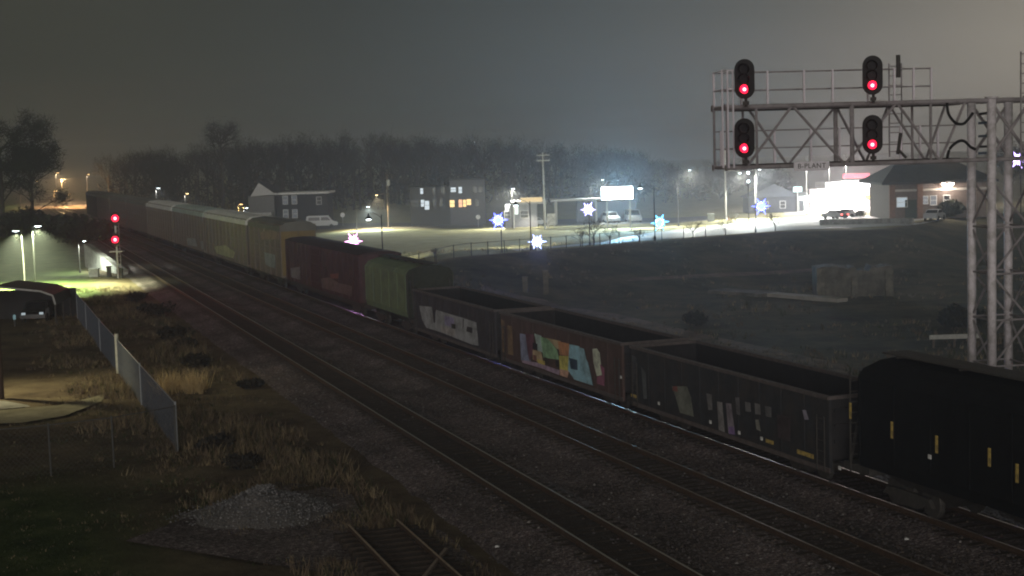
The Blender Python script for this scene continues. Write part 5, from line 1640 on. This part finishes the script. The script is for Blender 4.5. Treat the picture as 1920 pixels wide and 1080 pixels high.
MB().bar((-.25, 0, -.1), (.35, 0, 1.15), .16, .14).bar((-.25, .3, -.1), (-.2, .3, .3), .1, .1).build('leaning_post', PALEPOLE).location = ob
tag(bpy.data.objects['leaning_post'], 'short white post leaning to the right beside the utility cabinet', 'post')
cb_ = MB().lathe([(.28, 0), (.28, .04), (.17, .05), (.03, .72)], 10)
cb_.build('traffic_cone', pm('orange cone', (.7, .25, .05), .5)).location = at(1366, 413)
tag(bpy.data.objects['traffic_cone'], 'small yellow orange cone at the foot of the pale pole', 'traffic cone')

# filling station
GSY = 282.0
gc = aty(1590, 384, GSY)
gz = float(hgt(gc.x, GSY))
kg = GSY / FPX
gs = thing('filling_station', 'glaring white filling station with red band along its canopy', 'filling station', (gc.x, GSY, gz))
def gx(px): return (px - 1590) * kg
def gzz(py): return aty(1590, py, GSY).z - gz
MB().box((gx(1594), 2.5, gzz(346)), (gx(1646) - gx(1545), 9, 1.0)).build('canopy', WHITEP, gs)
MB().box((gx(1594), -2.06, gzz(346)), (gx(1644) - gx(1547), .08, .95)).build('lit_fascia', em('white canopy fascia', (1.0, .98, 1.0), 16.0), gs)
MB().box((gx(1615), 4, gzz(331)), (gx(1640) - gx(1590), .4, .9)).build('red_band', em('red lit band', (1.0, .16, .24), 1.7), gs)
MB().box((gx(1592), 6.8, gzz(366)), (gx(1640) - gx(1550), .3, 2.0)).build('lit_shopfront', em('white shopfront', (1.0, 1.0, 1.0), 9.0), gs)
MB().box((gx(1648), 6.0, gzz(373)), (gx(1662) - gx(1636), .3, .6)).build('yellow_band', em('yellow lit band', (1.0, .85, .25), 1.8), gs)
for px in (1552, 1600, 1640): MB().box((gx(px), 0, gzz(350) / 2), (.35, .35, gzz(350))).build('canopy_column', WHITEP, gs)
MB().box((gx(1590), 9, gzz(355) / 2), (gx(1655) - gx(1540), 4, gzz(355))).build('shop_wall', PALEWALL, gs)
for px in (1575, 1622):
    MB().box((gx(px), -.2, .75), (.7, .5, 1.5)).build('fuel_pump', pm('pump grey', (.3, .3, .32), .5), gs)
light('SPOT', (gx(1594), 0, gzz(352)), 60000, (1, .97, .95), .8, 'canopy_light', gs, (-.2, -1, -.5), 165, .6)
light('POINT', (gx(1594), -2.8, gzz(350)), 60000, (1, .80, .76), .8, 'fascia_glow', gs)
b_, b, k = at_root('pylon_sign', 'small bright bluish white sign left of the filling station', 1496, 398, 0, 'sign')
zz = aty(1496, 355, b.y).z - b.z
MB().box((0, 0, zz), (1.5, .2, .9)).build('panel', em('cyan white sign', (.75, 1, 1), 3.0), b_)
MB().box((0, .1, zz / 2), (.2, .2, zz)).build('post', PALEPOLE, b_)
# white house left of the station
h5, b, k = at_root('white_house', 'small white house with dark roof left of the filling station', 1494, 397)
MB().box((0, 3, 1.4), (4.2, 6, 2.8)).build('wall', pm('white siding', (.45, .48, .45), .8), h5)
MB().prism([(-2.5, 2.81), (0, 4.4), (2.5, 2.81)], -.3, 6.3).build('roof', ROOF, h5)
window(h5, -.7, -.03, 1.5, .7, 1.2, GLASS)
MB().box((.9, -.03, 1.0), (.8, .06, 2.0)).build('door', DARKWALL, h5)
light('POINT', (2.6, -1.2, 2.0), 1300, (.9, 1, .95), .3, 'house_lamp', h5)
MB().box((2.2, -.25, 2.1), (.7, .25, .5)).build('wall_light', em('white wall light', (.9, 1, 1), 8), h5)
MB().lathe([(.16, -.16), (.22, 0), (.10, .16)], 10, (1.5, -.2, 2.2)).build('wall_light', em('white wall light', (.9, 1, 1), 8), h5)
h6, b, k = at_root('dark_house', 'dim dark-roofed house behind the strong blue snowflake light', 1452, 399)
MB().box((0, 4, 1.4), (9.0, 7, 2.8)).build('wall', pm('dim house wall', (.06, .065, .075), .9), h6)
MB().prism([(-5, 2.81), (0, 5.2), (5, 2.81)], .2, 7.8).build('roof', pm('blue grey roof', (.09, .10, .12), .9), h6)
window(h6, -1.5, .47, 1.4, .9, 1.2, GLASS)
window(h6, 1.6, .47, 1.4, .9, 1.2, GLASS)
# brick building
h7, b, k7 = at_root('brick_building', 'brown brick building with dark hipped roof and two glaring wall lamps', 1738, 410)
def qx(px): return (px - 1738) * k7
def qz(py): return (410 - py) * k7
xw0, xw1, dpt = qx(1668), qx(1850), 11
zw = qz(340)
MB().box(((xw0 + xw1) / 2, dpt / 2, zw / 2), (xw1 - xw0, dpt, zw)).build('wall', BRICK, h7)
e0, e1 = xw0 - 1.3, xw1 + 1.3
zr = qz(304)
MB().add([(e0, -1.2, zw), (e1, -1.2, zw), (e1, dpt + 1.2, zw), (e0, dpt + 1.2, zw), (qx(1700), dpt / 2, zr), (e1 - 4, dpt / 2, zr), (e0, -1.2, zw - .3), (e1, -1.2, zw - .3), (e1, dpt + 1.2, zw - .3), (e0, dpt + 1.2, zw - .3)],
         [(0, 1, 5, 4), (1, 2, 5), (2, 3, 4, 5), (3, 0, 4), (6, 7, 1, 0), (7, 8, 2, 1), (8, 9, 3, 2), (9, 6, 0, 3), (6, 9, 8, 7)]).build('roof', ROOF, h7)
MB().box(((xw0 + xw1) / 2, -.03, qz(356)), (xw1 - xw0 + .02, .12, .3)).build('stone_band', pm('pale stone band', (.42, .40, .36), .8), h7)
for px in (1672, 1724): MB().box((qx(px), -.22, zw / 2 - .16), (.75, .4, zw - .35)).build('pilaster', pm('red brown brick', (.20, .12, .09), .9), h7)
MB().box((qx(1708), -.04, 1.3), (1.6, .1, 2.6)).build('doorway', pm('dark green door', (.03, .045, .035), .6), h7)
window(h7, qx(1691), -.04, qz(378), 1.35, 1.25, em('office window', (.8, .92, 1), .55))
window(h7, qx(1733), -.04, qz(375), .95, 1.0, em('dim office window', (.9, .92, .95), .28))
window(h7, qx(1750), -.04, qz(376), .8, 1.2, em('dim office window', (.9, .92, .95), .28))
window(h7, qx(1775), -.04, qz(376), .8, 1.2, GLASS)
SC = em('warm white wall lamp', (1.0, .78, .62), 22)
for px in (1768, 1783):
    MB().lathe([(.12, -.3), (.3, -.1), (.3, .15), (.12, .35)], 10, (qx(px), -.45, qz(345))).build('wall_lamp', SC, h7)
light('POINT', (qx(1775), -1.1, qz(345)), 1200, (1, .86, .74), .3, 'wall_lamp_light', h7)
light('SPOT', (qx(1790), -3.2, qz(322)), 1500, (1, .66, .25), .3, 'roof_edge_light', h7, (0, 1, 1.0), 100, .6)
lw = thing('low_wall', 'long low pale concrete wall in front of the brick building lawn', 'wall', at(1538, 423))
a_, c_ = at(1538, 423), at(1712, 421)
MB().bar((0, 0, .35), tuple(c_ - a_ + Vector((0, 0, .35))), .25, .8).build('wall_body', CONC, lw)
MB().bar((0, 0, .79), tuple(c_ - a_ + Vector((0, 0, .79))), .33, .08).build('coping', CONC, lw)

# old concrete remains in the dark field
DIRT = pm('bare brown dirt', (0.21, 0.165, 0.125), 1.0, 0, 0.4, 0.7, bump=0.5, bscale=4, dirt=(0.11, 0.09, 0.07), dscale=0.5)
strip('dirt_track', [at(880, 545), at(1000, 577), at(1130, 604), at(1330, 655), at(1580, 712)], [at(905, 536), at(1020, 562), at(1160, 590), at(1350, 634), at(1600, 688)], DIRT, 0.03, 8, 5)
strip('field_path', [at(1175, 528), at(1350, 520), at(1545, 508)], [at(1185, 521), at(1350, 513), at(1540, 502)], DIRT, 0.03, 8, 3)
ob = at(1602, 556)
oc = thing('concrete_abutment', 'old stained concrete abutment block in the dark field, left of the tower', 'concrete block', ob, math.radians(-4))
BLOCKM = pm('mossy stained concrete', (0.125, 0.118, 0.095), 1.0, 0, 0.4, 1.1, bump=0.8, bscale=5, dirt=(0.06, 0.057, 0.045), dscale=0.7)
mb = MB()
nb = 26
V, F = [], []
for j in range(2):
    for i in range(nb + 1):
        x = -3.4 + 6.8 * i / nb
        top = 2.75 + 0.28 * noise.noise((x * .7, j * 3.1, 0)) + 0.12 * noise.noise((x * 2.7, j * 2.3, 5)) - (0.5 if 0.2 < x < 1.4 else 0)
        V += [(x, j * 3.0, -0.3), (x, j * 3.0 + 0.06 * noise.noise((x, 7, j)), top * .6), (x, j * 3.0 + 0.05 * noise.noise((x, 9, j)), top)]
m_ = 3 * (nb + 1)
for i in range(nb):
    for k in (0, 1):
        F.append((3 * i + k, 3 * i + 3 + k, 3 * i + 4 + k, 3 * i + 1 + k))
        F.append((m_ + 3 * i + 3 + k, m_ + 3 * i + k, m_ + 3 * i + 1 + k, m_ + 3 * i + 4 + k))
    F.append((3 * i + 2, 3 * i + 5, m_ + 3 * i + 5, m_ + 3 * i + 2))
for k in (0, 1):
    F.append((m_ + k, k, k + 1, m_ + k + 1))
    F.append((3 * nb + k, m_ + 3 * nb + k, m_ + 3 * nb + k + 1, 3 * nb + k + 1))
mb.add(V, F)
mb.build('block', BLOCKM, oc)
for x_, h_ in ((-3.05, 2.7), (3.1, 2.45), (0.0, 1.9)): MB().box((x_, -.16, h_ / 2 - .1), (.7 if x_ else .5, .3, h_)).build('pillar', pm('pale stained concrete', (.17, .16, .125), 1.0, 0, .4, 1.5, bump=.6, bscale=6, dirt=(.08, .075, .06)), oc)
s1_, s2_ = at(1345, 548), at(1580, 566)
cs = thing('concrete_slab', 'long pale broken concrete slab lying in the dark field', 'concrete slab', s1_)
v_ = s2_ - s1_
v_.z = 0
MB().bar((0, 0, .12), (v_.x * .45, v_.y * .45, .16), 2.4, .35).build('slab', OLDCONC, cs)
MB().bar((v_.x * .46, v_.y * .46, .14), (v_.x, v_.y, .1), 1.4, .4).build('broken_end', pm('bleached concrete', (.36, .34, .30), .9, 0, .2, 1), cs)
gr_ = at(1790, 652)
gl = thing('guard_rail', 'short pale guard rail in the field left of the tower foot', 'guard rail', gr_)
MB().box((0, 0, .75), (3.4, .08, .3)).build('beam', PALEPOLE, gl)
for x_ in (-1.4, 0, 1.4): MB().box((x_, .1, .35), (.15, .15, .8)).build('post', WOOD, gl)
for px, py, h_, lb in ((985, 548, 1.4, 'left one of two faint pale stubs on the bank behind the gondolas'), (1024, 552, 2.2, 'right one of two faint pale stubs on the bank behind the gondolas')):
    MB().box((0, 0, h_ / 2), (.5, .4, h_)).box((0, 0, h_ + .04), (.58, .48, .08)).build('marker_post', OLDCONC).location = at(px, py)
    tag(bpy.data.objects[[o.name for o in C.objects if o.name.startswith('marker_post')][-1]], lb, 'marker post', 'pale stubs on the bank')

# litter between the tracks
for px, py, lb in ((1347, 858, 'white scrap of paper on ballast beside the train'), (932, 1026, 'white scrap of paper on ballast near the spur track'), (1405, 980, 'small pale scrap on ballast between middle track and near track'), (1700, 1012, 'small pale scrap beside the middle track at lower right')):
    p = at(px, py, -0.28)
    mb = MB().add([(-.07, -.04, 0), (.06, -.045, .01), (.075, .045, .03), (-.055, .04, .045), (0, 0, .06)], [(0, 1, 4), (1, 2, 4), (2, 3, 4), (3, 0, 4), (3, 2, 1, 0)])
    o = mb.build('paper_scrap', pm('white paper', (.8, .8, .8), .8))
    o.location = p
    tag(o, lb, 'litter')

# ------------------------------------------------------------------ haze
mt, n, o = _new('haze')
pv = n.nodes.new('ShaderNodeVolumePrincipled')
pv.inputs['Color'].default_value = (0.9, 0.92, 0.95, 1)
pv.inputs['Density'].default_value = HAZE
pv.inputs['Anisotropy'].default_value = 0.45
n.links.new(pv.outputs[0], o.inputs['Volume'])
hzb = MB().box((0, 740, 13), (2200, 1560, 36)).build('haze', mt)
stuff(hzb)
